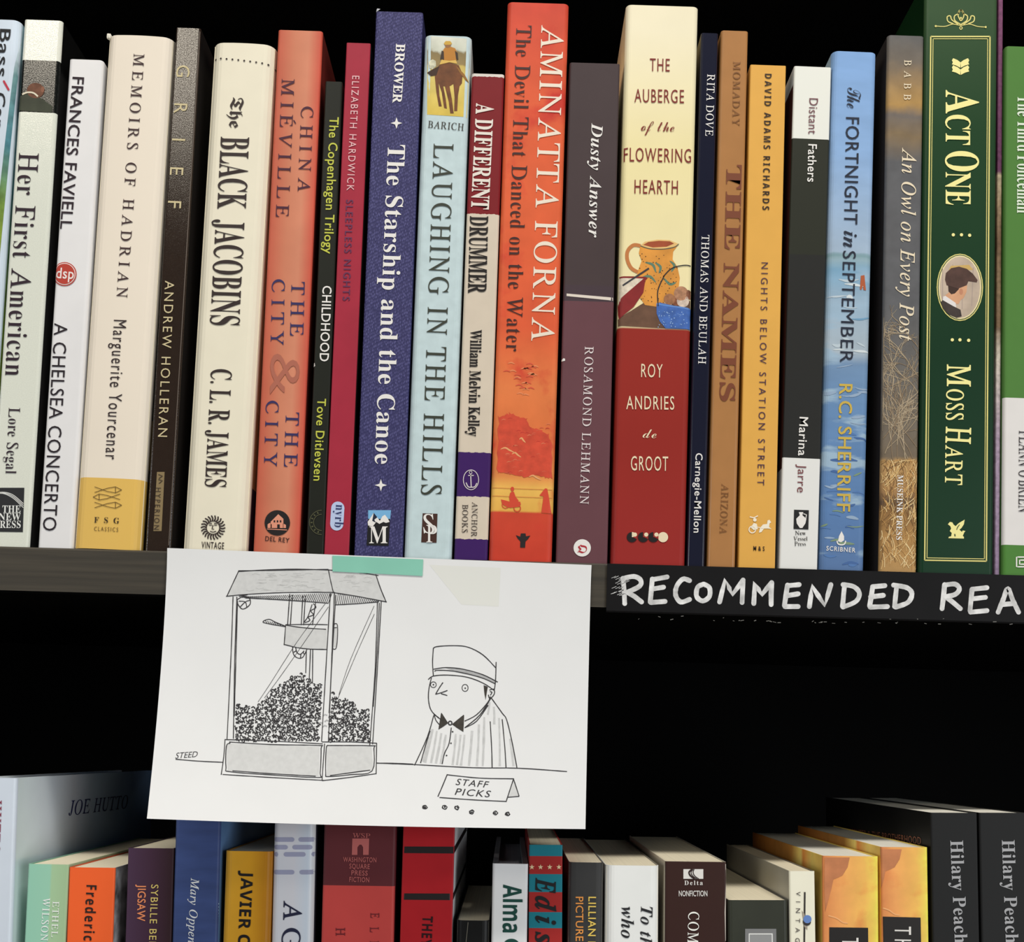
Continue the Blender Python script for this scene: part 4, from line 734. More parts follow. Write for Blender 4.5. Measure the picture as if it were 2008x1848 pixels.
# -- silver dashes
b = LB('silver white book with rows of grey dashes and two large black letters', (538, 1560), (619, 1560), (531, 1848), (613, 1848), r=0.0026, depth=0.14, hard=True, left=cover((150, 150, 158)), right=cover((70, 70, 80)))
b.mspine = ramp_mat('silver_spine', [(-b.w / 2, (200, 202, 208)), (0, (204, 204, 210)), (b.w * .35, (196, 206, 220)), (b.w / 2, (222, 232, 244))], axis='X', rough=.3)  # paler right edge is the rounded corner's highlight, painted into the colour
dash = ink((150, 152, 176))
for y, sp in ((1647, ((538, 576), (587, 616))), (1662, ((538, 563), (575, 611))), (1676, ((538, 547), (558, 598), (612, 616))), (1711, ((537, 576), (589, 615)))):
    for x0, x1 in sp: b.Ln('grey_dashes', [(x0 + 3, y), (x1 - 3, y)], 9, dash, lay=1.5, cap=True)
b.T(TI, 'A', (557, 1767), (556, 1805), 36, 'sm', ink((34, 36, 60))); b.T(TI, 'G', (554, 1820), (553, 1860), 36, 'sm', ink((34, 36, 60))); b.build()
# -- WSP
b = LB('wide red book with a dark maroon top block showing an arch emblem', (637, 1560), (778, 1562), (629, 1848), (772, 1848), r=0.0012, depth=0.12, left=cover((90, 30, 34)), right=cover((110, 40, 48)))
V = b.v; b.mspine = ramp_mat('red_maroon_spine', [(0, (190, 70, 66)), (V(700, 1738), (92, 42, 46))], hard=True, vary=.06, vscale=40)
sm_ = ink((176, 96, 92))
b.T(LO, 'WSP', (691, 1643), (726, 1644), 9, 's', sm_, -.03); b.G(LO, [(691, 1645), (724, 1645), (723, 1677), (712, 1677), (712, 1662), (709, 1657), (705, 1657), (701, 1662), (701, 1677), (690, 1677)], sm_)
for q, x0, x1, y in (('WASHINGTON', 673, 738, 1691), ('SQUARE', 685, 725, 1704), ('PRESS', 689, 721, 1717), ('FICTION', 685, 724, 1730)): b.T(PU, q, (x0, y - .5), (x1, y + .5), 9.5, 'gb', sm_, .06)
mr = ink((108, 34, 40)); b.T(TI, 'E', (727, 1791), (727, 1801), 17, 'sm', mr); b.T(TI, 'L', (726, 1819), (726, 1829), 17, 'sm', mr); b.T(TI, 'L', (726, 1846), (726, 1856), 17, 'sm', mr); b.T(TI, 'H', (659, 1820), (659, 1836), 18, 'sm', mr); b.build()
# -- THEY
b = LB('bright red book crossed by black bands, with a white striped cover side', (793, 1560), (893, 1561), (783, 1848), (887, 1848), r=0.0005, depth=0.135, left=cover((120, 20, 30)), right=ramp_mat('white_striped_side', [(k * .0074 + .0008, (214, 226, 236) if j else (70, 90, 120)) for k in range(15) for j in (0,)] + [(k * .0074 + .0018, (222, 232, 240)) for k in range(15)], axis='Y', hard=True))
b.mspine = cover((166, 32, 38), .42, vary=.05)
bk = ink((34, 28, 28))
for y0, y1 in ((1660, 1673.5), (1752, 1765)):
    b.Q('black_band', [(786, y0 + .5), (897, y0 + 1), (897, y1 + 1), (785, y1)], bk, lay=1.5, nx=14, ny=1)
    v0, v1 = b.v(892, y1 + 1), b.v(892, y0 + 1)
    b.p('black_band').add([(b.w / 2 + EPS, .0006, v0), (b.w / 2 + EPS, .13, v0), (b.w / 2 + EPS, .13, v1), (b.w / 2 + EPS, .0006, v1)], [(0, 1, 2, 3)], bk)
b.T(TI, 'THEY', (829, 1797), (826, 1856), 20, 'nb', ink((40, 14, 18)), .05); b.build()
# -- small black
b = LB('short black book standing low between the red banded book and a white one', (895, 1806), (961, 1806), (894.3, 1848), (960.3, 1848), r=0.003, depth=0.12, spine=cover((22, 22, 22), .4), pages=CREAM_PAGES)
b.Ln('spine_crease', [(918, 1809), (914, 1848)], 1.1, ink((110, 106, 96))); b.build()
# -- white hardcover green letters
b = LB('white hardcover with heavy dark green letters and grey page edges', (966, 1695), (1036, 1694), (963, 1848), (1034, 1848), r=0.0012, depth=0.14, hard=True, spine=cover((222, 222, 232), .3), left=cover((120, 120, 124)), right=cover((120, 126, 130)), pages=GREY_PAGES)
b.T(AU, 'Alma', (987, 1735), (986, 1829), 36, 'nx', ink((24, 66, 58)), .0); b.T(AU, 'C', (986, 1841), (985, 1880), 36, 'nx', ink((24, 66, 58))); b.build()
# -- teal and red
b = LB('book in teal and red blocks with black italic letters and a row of cream stars', (1038, 1657), (1103, 1658), (1036, 1848), (1103, 1848), r=0.0006, depth=0.13, left=cover((150, 40, 36)), right=cover((176, 42, 44), .4, vary=.1))
V = b.v; te = (28, 112, 126); rd_ = (150, 40, 38)
b.mspine = ramp_mat('teal_red_blocks', [(0, te)] + [(V(1070, y), c) for y, c in ((1858, rd_), (1823, te), (1790, rd_), (1753, te), (1718, rd_), (1680, te))], hard=True)
for x in (1043, 1060, 1078, 1096):
    b.G('cream_star', [(x + (5.5 if k % 2 == 0 else 2.2) * math.sin(k * math.pi / 5), 1701 - (5.5 if k % 2 == 0 else 2.2) * math.cos(k * math.pi / 5)) for k in range(10)], ink((216, 190, 150)))
bl = ink((26, 26, 28))
for q, y0, y1 in (('E', 1722, 1751), ('d', 1757, 1787), ('i', 1796, 1812), ('s', 1827, 1852)): b.T(AU, q, (1051, y0), (1050, y1), 40, 'ix', bl)
b.build()
# -- dark grey
b = LB('dark charcoal book with yellow and orange capitals side by side', (1115, 1692), (1184, 1692), (1112, 1848), (1183, 1848), r=0.003, depth=0.13, spine=cover((52, 52, 52), .5), left=cover((40, 40, 40)), right=cover((90, 90, 88)))
b.T(AU, 'LILLIAN R', (1154, 1759), (1153, 1859), 15, 'gb', ink((206, 176, 84)), .06); b.T(TI, 'PICTURE', (1129, 1759), (1129, 1846), 15, 'gb', ink((204, 134, 66)), .03); b.build()
# -- white italic
b = LB('white book with black italic lettering in two columns', (1188, 1698), (1293, 1698), (1186, 1848), (1293, 1848), r=0.0035, depth=0.135, spine=cover((212, 213, 210), .45), left=cover((200, 198, 190)), right=cover((120, 116, 108)))
b.T(TI, 'To th', (1257, 1778), (1255, 1856), 23, 'ib', ink((34, 34, 36)), .06); b.T(TI, 'who', (1219, 1778), (1218, 1840), 24, 'ib', ink((34, 34, 36)), .04); b.build()
# -- brown delta
b = LB('thick dark brown paperback with worn white corners and a white road emblem', (1305, 1689), (1424, 1692), (1303, 1848), (1425, 1848), r=0.0008, depth=0.135, spine=cover((50, 30, 26), .45), left=cover((186, 178, 160)), right=cover((150, 146, 136)))
b.G(LO, [(1340, 1705), (1379, 1705), (1379, 1724), (1340, 1724)], Wt)
for w, dx in ((3, 0), (1.6, 4), (1.6, 8)): b.Ln(LO, [(1357 + dx * .5, 1705), (1351 + dx, 1711), (1354 + dx, 1718), (1362 + dx, 1724)], w, ink((40, 24, 22)), lay=4, sm=True)
b.T(PU, 'Delta', (1342, 1736), (1378, 1736), 8.5, 'sb', Wt, .25); b.T(PU, 'NONFICTION', (1331, 1758), (1387, 1758), 11, 'gb', Wt, .0); b.T(TI, 'COM', (1350, 1788), (1348, 1850), 21, 's', ink((232, 222, 210)), .06)
b.Ln('worn_edge', [(1423, 1695), (1424, 1730), (1422, 1790), (1423, 1846)], 1.6, ink((170, 160, 150)), lay=2, jit=.9); b.build()
# -- olive framed
b = LB('short dark olive book with a grey framed label, right of thick brown paperback', (1428, 1764), (1545, 1768), (1428, 1848), (1547, 1848), r=0.0016, depth=0.13, spine=cover((48, 50, 42), .4, vary=.2, scale=30), left=cover((60, 50, 44)), right=cover((60, 60, 60)))
b.G('framed_label', [(1461, 1822), (1522, 1822), (1523, 1900), (1461, 1900)], ink((112, 112, 112))); b.G('framed_label', [(1468, 1831), (1515, 1831), (1516, 1895), (1468, 1895)], ink((210, 210, 206)), lay=2.6); b.G('framed_label', [(1470, 1833), (1513, 1833), (1514, 1893), (1470, 1893)], ink((134, 134, 134)), lay=3.2); b.build()
# -- cream with dial
b = LB('pale cream book with a thin vertical line and blue dot', (1547, 1710), (1598, 1708), (1549, 1848), (1600, 1848), r=0.0008, depth=0.13, spine=cover((226, 214, 194), .45), left=cover((150, 146, 134), .4, vary=.12, scale=18), right=cover((90, 84, 76)))
b.T(PU, 'VINTAGE', (1561, 1749), (1559, 1866), 8.5, 'g', ink((70, 64, 62)), 1.05); b.Ln(ART, [(1578, 1750), (1577, 1850)], 3.4, ink((52, 48, 44)), lay=2); b.G(ART, [(1572, 1786), (1577, 1792), (1583, 1812), (1583, 1824), (1577, 1818)], ink((150, 140, 126)), lay=2.4); b.C(ART, (1582, 1808), 8, ink((46, 42, 40)), lay=2.8); b.C(ART, (1583, 1803), 8, ink((92, 122, 178)), lay=3.2); b.build()
# -- two orange copies
def peach(b, name):
    return ramp_mat(name, [(-b.w / 2, (196, 122, 72)), (-b.w * .2, (224, 150, 86)), (b.w * .25, (232, 168, 84)), (b.w * .42, (236, 190, 84)), (b.w / 2, (240, 212, 80))], axis='X', wob=.003, wscale=110, vary=.10, vscale=90, mixc=(206, 116, 66), mscale=55, mlo=.55, mhi=.7)
def orange_side():
    return ramp_mat('orange_side', [(0, (226, 178, 84)), (.016, (214, 186, 96)), (.03, (206, 128, 60)), (.034, (232, 196, 108)), (.05, (178, 122, 56)), (.13, (160, 96, 40))], axis='Y', wob=.001, wscale=60, vary=.12, vscale=100)
for lab, TL, TR, BL, BR, box, T_, hy in (
    ('orange peach patterned book with black title box, beside the pale cream book', (1613, 1679), (1722, 1680), (1613, 1848), (1724, 1848), [(1626, 1819), (1702, 1820), (1703, 1900), (1626, 1900)], (1651, 1839), 16),
    ('orange peach patterned book with black title box, touching the black books at right', (1727, 1663), (1819, 1661), (1729, 1848), (1822, 1848), [(1731, 1798), (1805, 1800), (1807, 1900), (1733, 1900)], (1754, 1817), 16)):
    b = LB(lab, TL, TR, BL, BR, r=0.0008, depth=0.13, left=orange_side(), right=cover((230, 190, 90)), pages=WHITE_PAGES); b.mspine = peach(b, 'peach_art')
    dx, dy = TL[0] - 1613 if TL[0] < 1650 else TL[0] - 1625, TL[1] - 1680
    q = lambda x, y: (x + dx, y + dy)
    b.G(ART, [q(1617, 1683), q(1666, 1683), q(1662, 1702), q(1652, 1718), q(1644, 1722), q(1634, 1726), q(1630, 1745), q(1618, 1790), q(1616, 1740)], ink((176, 112, 72), vary=.15, scale=150), lay=1.5)
    b.Ln(ART, [q(1624, 1797), q(1640, 1802), q(1652, 1810), q(1662, 1812)], 2.4, ink((226, 160, 104)), lay=2, sm=True)
    b.G('title_box', box, ink((26, 22, 20)), lay=2); b.T(TI, 'TH', T_, (T_[0], T_[1] + 42), 32, 'g', Wt, .35, lay=4); b.build()
# -- two black copies
def greytext(b, A, B): b.T(AU, 'Hilary Peach', A, B, 25, 'sb', ink((150, 150, 152)), .04)
b = LB('black book with grey serif lettering, beside the orange peach patterned book', (1824, 1594), (1917, 1595), (1829, 1848), (1921, 1848), r=0.0007, depth=0.15, spine=cover((25, 25, 25), .55), left=cover((14, 14, 14), .5), right=cover((24, 24, 24)), pages=WHITE_PAGES)
greytext(b, (1863, 1649), (1872, 1850)); b.T(TI, 'THE CARPENTER & THE BROTHERHOOD', (1640, 1634), (1807, 1657), 13, 'g', ink((120, 74, 54)), .06, sf=b.lf); b.build()
b = LB('black book with grey serif lettering, at the right edge of the lower row', (1919.5, 1593), (2013, 1596), (1925, 1848), (2019, 1848), r=0.0007, depth=0.15, spine=cover((25, 25, 25), .55), left=cover((14, 14, 14), .5), right=cover((24, 24, 24)), pages=WHITE_PAGES)
greytext(b, (1964, 1648), (1972, 1850)); b.build()
GAIN = 1.0
# ================================================================== bookcase
bc = empty('bookcase', (0, 0, -1.3)); tag(bc, 'dark wooden bookcase holding both rows of books', 'bookcase')
def wood(name, rgb, rough=.5):
    m = bpy.data.materials.new(name); m.use_nodes = True; L = m.node_tree.links; b = m.node_tree.nodes['Principled BSDF']
    tc = nd(m, 'ShaderNodeTexCoord'); mp = nd(m, 'ShaderNodeMapping'); mp.inputs['Scale'].default_value = (12, 300, 420); L.new(tc.outputs['Object'], mp.inputs[0])
    n = nd(m, 'ShaderNodeTexNoise'); n.inputs['Scale'].default_value = 1; n.inputs['Detail'].default_value = 6; L.new(mp.outputs[0], n.inputs['Vector'])
    r = nd(m, 'ShaderNodeValToRGB'); c = lin(rgb); r.color_ramp.elements[0].position = .35; r.color_ramp.elements[1].position = .7
    r.color_ramp.elements[0].color = (*[v * .7 for v in c], 1); r.color_ramp.elements[1].color = (*[v * 1.35 for v in c], 1)
    L.new(n.outputs[0], r.inputs[0]); L.new(r.outputs[0], b.inputs['Base Color']); b.inputs['Roughness'].default_value = rough
    bp = nd(m, 'ShaderNodeBump'); bp.inputs['Strength'].default_value = .3; bp.inputs['Distance'].default_value = .0004; L.new(n.outputs[0], bp.inputs['Height']); L.new(bp.outputs[0], b.inputs['Normal'])
    return m
WD = wood('dark_wood', (58, 52, 41), .6); WB = mat('shade_black_wood', (6, 6, 6), .8, .05)  # near-black base puts the shelf interior's deep shade into the colour
def board(name, x0, x1, y0, y1, z0, z1, m_front, m_rest, bev=.0008):
    mb = MB(); Z = 1.3
    prof = [(y0, z0 + bev), (y0, z1 - bev), (y0 + bev, z1), (y1, z1), (y1, z0), (y0 + bev, z0)]
    vs = [(x0, p, q + Z) for p, q in prof] + [(x1, p, q + Z) for p, q in prof]
    for i in range(6):
        j = (i + 1) % 6; mb.add([vs[i], vs[j], vs[6 + j], vs[6 + i]], [(0, 3, 2, 1)], m_front if i in (0, 1) else m_rest)
    mb.add(vs, [(0, 1, 2, 3, 4, 5), (11, 10, 9, 8, 7, 6)], m_rest)
    return mb.build(name, bc)
TH = 0.0187
for zt in (0.0, ZL, 0.32): board('shelf', -.55, .55, 0, .25, zt - TH, zt, WD, WB if zt != 0 else WB)
mb = MB(); mb.box((-.57, .25, 0), (.57, .262, 1.9), WB); mb.build('back_panel', bc)
for x in (-.57, .55):
    mb = MB(); mb.box((x, 0, 0), (x + .02, .25, 1.9), WB); mb.build('side_panel', bc)
# floor
mb = MB(); mb.box((-3, -4, -1.34), (3, .4, -1.3001), mat('floor_boards', (96, 84, 70), .6, .3, .2, 3)); tag(mb.build('floor'), kind='structure')
mb = MB(); mb.box((-3, .263, -1.3), (3, .4, 2.4), mat('wall_paint', (180, 176, 168), .8)); tag(mb.build('wall_back'), kind='structure')

# ------------------------------------------------------------------ black strip with chalk words
mb = MB(); x0 = at(1190, 1150, -.0009).x
ztop = -.0002; zbot = -TH - .0012
STRIP = mat('blackboard_strip', (19, 18, 19), .55, .15, .2, 40)
prof = [(-.0010, ztop), (-.0010, zbot + .0006), (-.0006, zbot), (-.0001, zbot), (-.0001, ztop)]
vs = [(x0, p, q) for p, q in prof] + [(.55, p, q) for p, q in prof]
for i in range(5):
    j = (i + 1) % 5; mb.add([vs[i], vs[j], vs[5 + j], vs[5 + i]], [(0, 1, 2, 3)], STRIP)
mb.add(vs, [(4, 3, 2, 1, 0), (5, 6, 7, 8, 9)], STRIP)
strip = mb.build('shelf_sign_strip'); tag(strip, 'black strip on the shelf edge chalked with large white hand-drawn capitals', 'sign')
ss = Surf(lambda px, py: (lambda q: (q.x, q.z))(at(px, py, -.0010)), lambda a, b, l: (a, -.0010 - .00006 * l, b))
CH = mat('white_chalk', (220, 219, 217), .85, .1, .32, 260)
mb = MB()
chalk = [[(1222, 1136), (1224, 1160), (1225, 1184)], [(1221, 1135), (1243, 1131), (1256, 1138), (1254, 1150), (1230, 1162)], [(1230, 1162), (1244, 1170), (1258, 1181)],
 [(1279, 1136), (1277, 1160), (1275, 1181)], [(1280, 1137), (1308, 1132)], [(1277, 1156), (1301, 1152)], [(1276, 1182), (1304, 1180)],
 [(1352, 1139), (1339, 1136), (1327, 1150), (1325, 1168), (1335, 1181), (1352, 1176)],
 [(1380, 1146), (1368, 1152), (1366, 1170), (1378, 1179), (1391, 1170), (1391, 1153), (1380, 1146)],
 [(1411, 1181), (1416, 1160), (1422, 1138), (1430, 1154), (1436, 1166), (1447, 1152), (1457, 1138)], [(1457, 1138), (1456, 1160), (1455, 1182)],
 [(1478, 1184), (1479, 1164), (1480, 1143), (1487, 1156), (1494, 1166), (1504, 1154), (1513, 1143)], [(1513, 1143), (1512, 1164), (1512, 1186)],
 [(1544, 1148), (1541, 1168), (1538, 1188)], [(1544, 1149), (1567, 1147)], [(1541, 1169), (1565, 1165)], [(1539, 1190), (1565, 1190)],
 [(1587, 1190), (1590, 1168), (1592, 1150), (1604, 1168), (1617, 1187), (1623, 1168), (1629, 1147)],
 [(1656, 1147), (1654, 1168), (1652, 1190)], [(1653, 1147), (1674, 1151), (1685, 1164), (1678, 1180), (1653, 1191)],
 [(1711, 1151), (1708, 1172), (1705, 1189)], [(1711, 1151), (1735, 1149)], [(1707, 1171), (1732, 1168)], [(1706, 1191), (1740, 1190)],
 [(1758, 1151), (1756, 1170), (1754, 1190)], [(1752, 1148), (1778, 1153), (1788, 1165), (1780, 1182), (1756, 1191)],
 [(1852, 1147), (1850, 1170), (1847, 1194)], [(1852, 1148), (1872, 1146), (1881, 1155), (1873, 1166), (1853, 1171)], [(1855, 1171), (1869, 1182), (1883, 1194)],
 [(1906, 1156), (1904, 1176), (1902, 1198)], [(1906, 1156), (1935, 1153)], [(1905, 1175), (1932, 1172)], [(1903, 1201), (1935, 1198)],
 [(1957, 1201), (1967, 1176), (1976, 1155), (1986, 1178), (1997, 1201)], [(1964, 1186), (1989, 1184)]]
for k, s in enumerate(chalk): P_line(mb, ss, s, 9.5, CH, 1 + (k % 7) * .25, sm=len(s) > 3 and k not in (9, 11, 17), cap=True, jit=.06)
for k in range(26):
    x = 1212 + random.gauss(0, 7); y = random.uniform(1130, 1170); P_line(mb, ss, [(x, y), (x + 5, y - 2), (x + 9, y - 4)], .8, CH, 1)
mb.build('chalk_lettering', strip)
mb = MB()
for k in range(34):
    x = random.uniform(1230, 2005); y = 1215 + (x - 1240) * .0135 + random.uniform(-9, 4) * (random.random() < .35); P_line(mb, ss, [(x, y), (x + random.uniform(2, 7), y + random.uniform(-2, 2))], random.uniform(.6, 1.5), ink((120, 118, 112)), 1)
mb.build('scratch_glint', strip)  # small scratches, their glints painted on as pale flecks

# ------------------------------------------------------------------ hanging drawing
def quadpx(s, t):
    L = (328 - 40 * t ** 1.45, 1075 + 531 * t); R = (1160 - 12 * t ** .8, 1108.5 + 518 * t)
    bow = 3.5 * math.sin(math.pi * s) * t
    return (L[0] * (1 - s) + R[0] * s, L[1] * (1 - s) + R[1] * s + bow)
def paperY(s, t): return -.0012 - .0200 * max(0, t) ** 2.0 * (1.3 - .6 * s) - .0012 * math.sin(math.pi * s) * t
def stof(px, py):
    s = (px - 320) / 835; t = (py - 1090) / 525
    for _ in range(8):
        q = quadpx(s, max(0, t)); s += (px - q[0]) / 840; t += (py - q[1]) / 522
    return s, t
def paper_pos(a, b, l):
    s, t = a / 835, -b / 525; q = quadpx(s, max(0, t)); q = (q[0], q[1] + (t * 522 if t < 0 else 0)); return tuple(at(q[0], q[1], paperY(s, t) - .00008 * l))
ps = Surf(lambda px, py: (lambda q: (q[0] * 835, -q[1] * 525))(stof(px, py)), paper_pos, -1, 60)
PAPER = mat('sketch_paper', (231, 231, 230), .8, .2, .012, 40)
mb = MB(); nx, ny = 28, 28
for back in (0, 1):
    vs = [paper_pos(i / nx * 835, -j / ny * 525, 0 if not back else -3) for j in range(ny + 1) for i in range(nx + 1)]
    fs = [(j * (nx + 1) + i, (j + 1) * (nx + 1) + i, (j + 1) * (nx + 1) + i + 1, j * (nx + 1) + i + 1) for j in range(ny) for i in range(nx)]
    mb.add(vs, [f[::-1] for f in fs] if back else fs, PAPER)
N1 = (nx + 1) * (ny + 1); rim = [i for i in range(nx)] + [j * (nx + 1) + nx for j in range(ny)] + [ny * (nx + 1) + nx - i for i in range(nx)] + [(ny - j) * (nx + 1) for j in range(ny)]
rv = [mb.v[i] for i in rim] + [mb.v[N1 + i] for i in rim]; nr = len(rim)
mb.add(rv, [(i, (i + 1) % nr, nr + (i + 1) % nr, nr + i) for i in range(nr)], PAPER)
paper = mb.build('paper_drawing', smooth=True); tag(paper, 'white sheet with an ink cartoon of a popcorn machine, taped to the shelf edge', 'drawing')
INK = ink((52, 50, 52), .7); GRY = ink((210, 210, 208), .8, .05, 500); GR2 = ink((176, 176, 176), .8, .12, 500)
A1 = lambda pts: [(280 + x / 3.186, 1060 + y / 3.186) for x, y in pts]
A2 = lambda pts: [(740 + x / 3.186, 1060 + y / 3.186) for x, y in pts]
sh = MB(); sh2 = MB(); sg_ = MB(); sb_ = MB(); sd_ = MB(); sk_ = MB(); sp_ = MB()
for q in ([(600, 193), (1160, 183), (1185, 322), (900, 325), (660, 335), (528, 348)], [(1162, 186), (1465, 220), (1515, 380), (1190, 325)], [(893, 530), (1150, 555), (1147, 678), (1000, 672), (885, 648)], [(1190, 545), (1213, 545), (1208, 664), (1186, 672)], [(525, 1270), (800, 1280), (1105, 1290), (1100, 1475), (800, 1462), (530, 1440)], [(1150, 1285), (1430, 1290), (1440, 1440), (1150, 1470)]): P_poly((sd_ if q[0][0] > 1100 else sb_) if q[0][1] > 1200 else sk_ if q[0][1] > 500 else sh, ps, A1(q), GRY, .5)
for k in range(60):
    x = random.uniform(600, 1400); y = random.uniform(205, 320); P_line(sh, ps, A1([(x, y), (x + 20, y + random.uniform(-8, 8)), (x + 50, y)]), 1.6, ink((194, 194, 192), .8), .7)
P_poly(sg_, ps, A2([(850, 1495), (885, 1600), (815, 1605)]), GRY, .5)
P_poly(sh2, ps, A2([(420, 797), (540, 806), (660, 842), (745, 885), (735, 893), (600, 842), (480, 816)]), GR2, .5)
for (xa, ya), (xb, yb) in (((345, 1180), (298, 1390)), ((372, 1190), (335, 1392)), ((400, 1205), (365, 1395)), ((428, 1215), (395, 1398)), ((490, 1210), (470, 1405)), ((545, 1215), (522, 1408)), ((592, 1190), (572, 1410)), ((635, 1150), (622, 1412)), ((668, 1105), (658, 1412)), ((700, 1010), (690, 1090)), ((728, 1040), (730, 1150)), ((760, 1110), (765, 1412)), ((830, 1240), (850, 1412)), ((520, 1215), (497, 1405)), ((320, 1230), (285, 1385))): P_line(sh2, ps, A2([(xa, ya), ((xa + xb) / 2 + 2, (ya + yb) / 2), (xb, yb)]), 4.2, ink((200, 200, 199), .8, .1, 500), .6, jit=.25)
for k in range(60):
    x = random.gauss(940, 120); y = random.uniform(1040, 1200); P_line(sp_, ps, A1([(x, y), (x + 14, y - 10), (x + 28, y - 4)]), 3, GR2, .6)
sh2.build('pencil_shading', paper); sg_.build('pencil_shading', paper); sb_.build('pencil_shading', paper); sd_.build('pencil_shading', paper); sk_.build('pencil_shading', paper); sp_.build('pencil_shading', paper)
sh.build('pencil_shading', paper)
dr = MB()
def D1(p, w=1.75, sm=True): P_line(dr, ps, smooth(A1(p), 4) if sm else A1(p), w, INK, 1.4, jit=.15)
def D2(p, w=1.85, sm=True): P_line(dr, ps, smooth(A2(p), 4) if sm else A2(p), w, INK, 1.4, jit=.12)
for p in ([(600, 195), (760, 185), (960, 180), (1165, 186)], [(597, 190), (900, 186), (1160, 181)], [(1150, 184), (1330, 198), (1472, 220)], [(600, 190), (560, 275), (525, 350)], [(520, 350), (660, 337), (900, 326), (1200, 325)], [(1160, 185), (1175, 260), (1192, 330)], [(1180, 325), (1340, 350), (1524, 385)], [(1455, 212), (1485, 300), (1522, 388)],
          [(640, 360), (900, 374), (1160, 393)], [(1205, 403), (1340, 396), (1475, 384)],
          [(564, 350), (552, 700), (526, 1248)], [(588, 352), (574, 760), (566, 1240)], [(592, 380), (580, 800), (572, 1100)], [(1172, 330), (1150, 700), (1117, 1258)], [(1197, 330), (1178, 800), (1160, 1262)], [(1206, 340), (1184, 720), (1164, 1080)], [(1490, 380), (1472, 700), (1436, 1275)], [(1466, 385), (1452, 800), (1418, 1280)], [(1478, 390), (1464, 700), (1440, 1040)],
          [(590, 370), (630, 350), (665, 360), (670, 400), (625, 430), (595, 400), (590, 370)], [(605, 420), (640, 385), (668, 375)], [(600, 380), (640, 385), (650, 420)], [(600, 350), (655, 340)],
          [(918, 335), (905, 525)], [(935, 340), (922, 530)], [(1000, 345), (990, 530)], [(1016, 345), (1005, 530)], [(1080, 385), (1060, 530)], [(1066, 395), (1082, 420), (1050, 440), (1066, 465), (1034, 480), (1044, 500), (1012, 515)], [(1058, 400), (1045, 440), (1030, 480), (1005, 515)],
          [(893, 530), (1000, 546), (1145, 556)], [(893, 527), (1040, 525), (1155, 527)], [(893, 525), (883, 655)], [(880, 650), (1000, 676), (1150, 682)], [(1188, 528), (1216, 530), (1210, 668), (1182, 676)], [(1190, 548), (1212, 545)],
          [(893, 537), (830, 512), (788, 493), (750, 510), (800, 524), (893, 540)], [(935, 665), (942, 712), (968, 735), (1000, 730), (1026, 680)], [(955, 668), (963, 700), (985, 712), (1008, 690)], [(942, 700), (958, 690)], [(985, 735), (988, 712)], [(1010, 715), (1003, 700)],
          [(1022, 690), (1018, 830)], [(1048, 682), (1040, 865)], [(1062, 680), (1060, 895)],
          [(512, 1245), (800, 1254), (1125, 1272)], [(1118, 1260), (1300, 1260), (1462, 1268)], [(514, 1242), (506, 1350), (490, 1465)], [(498, 1463), (800, 1482), (1130, 1500)], [(1120, 1502), (1290, 1482), (1460, 1458)], [(1461, 1266), (1458, 1460)], [(1136, 1270), (1128, 1380), (1120, 1500)],
          [(540, 1262), (545, 1268), (522, 1288), (520, 1420), (545, 1446), (800, 1466), (1092, 1482), (1108, 1455), (1114, 1300), (1100, 1282), (800, 1276), (540, 1260)], [(1162, 1282), (1146, 1300), (1143, 1455), (1160, 1476), (1300, 1464), (1432, 1442), (1444, 1300), (1430, 1284), (1162, 1282)], [(560, 1440), (800, 1458), (1080, 1474)], [(1170, 1470), (1420, 1436)],
          [(205, 1368), (350, 1380), (500, 1387)],
          [(1458, 1392), (1600, 1394), (1690, 1399)]): D1(p)
for p in ([(1140, 395), (960, 640), (800, 890), (720, 1010)], [(1160, 415), (1000, 650), (860, 850), (760, 985)], [(1445, 410), (1300, 740), (1225, 965)], [(1447, 460), (1330, 720), (1220, 985)]): D1(p, .8)
for k in range(46):
    x = 620 + k * 12; y0 = 352 - (x - 600) * .04; y1 = 358 + (x - 620) * .06
    D1([(x, y1), (x + 22, max(y0, 326))], 1.2, False)
for k in range(22):
    x = 1210 + k * 12; D1([(x, 400 - k * .7), (x + 12, 334 + k * 2.0)], 1.2, False)
for k in range(8): D1([(765 + k * 14, 500 + k * 3.2), (780 + k * 14, 522 + k * 2)], 1.1, False)
# popcorn scribbles
mound = [(578, 1020), (640, 1035), (720, 1030), (760, 990), (830, 920), (880, 885), (940, 850), (990, 830), (1060, 885), (1130, 910), (1180, 950), (1230, 990), (1280, 995), (1350, 1050), (1415, 1065)]
def top(x):
    for (a, c), (d, e) in zip(mound, mound[1:]):
        if a <= x <= d: return c + (e - c) * (x - a) / (d - a)
    return 2000
x = 582
cells = []
yy = 835
while yy < 1250:
    xx = 582 + random.uniform(0, 10)
    while xx < 1415:
        cells.append((xx + random.uniform(-6, 6), yy + random.uniform(-6, 6))); xx += 20
    yy += 18
for x, y in cells:
    post0 = 1160 - (y - 700) * .06; 
    if y < top(x) or (post0 - 26 < x < post0 + 34): continue
    r = random.uniform(7, 11); a0 = random.uniform(0, 6.28); n = random.choice((4, 5, 6)); sw = random.uniform(3.0, 5.2)
    D1([(x + r * math.cos(a0 + k * sw / n) * random.uniform(.7, 1.1), y + r * math.sin(a0 + k * sw / n) * random.uniform(.7, 1.1)) for k in range(n + 1)], random.uniform(1.6, 2.5))
    if random.random() < .5: P_circ(dr, ps, A1([(x + random.uniform(-5, 5), y + random.uniform(-5, 5))])[0], random.uniform(1.0, 1.9), INK, lay=1.5, n=7)
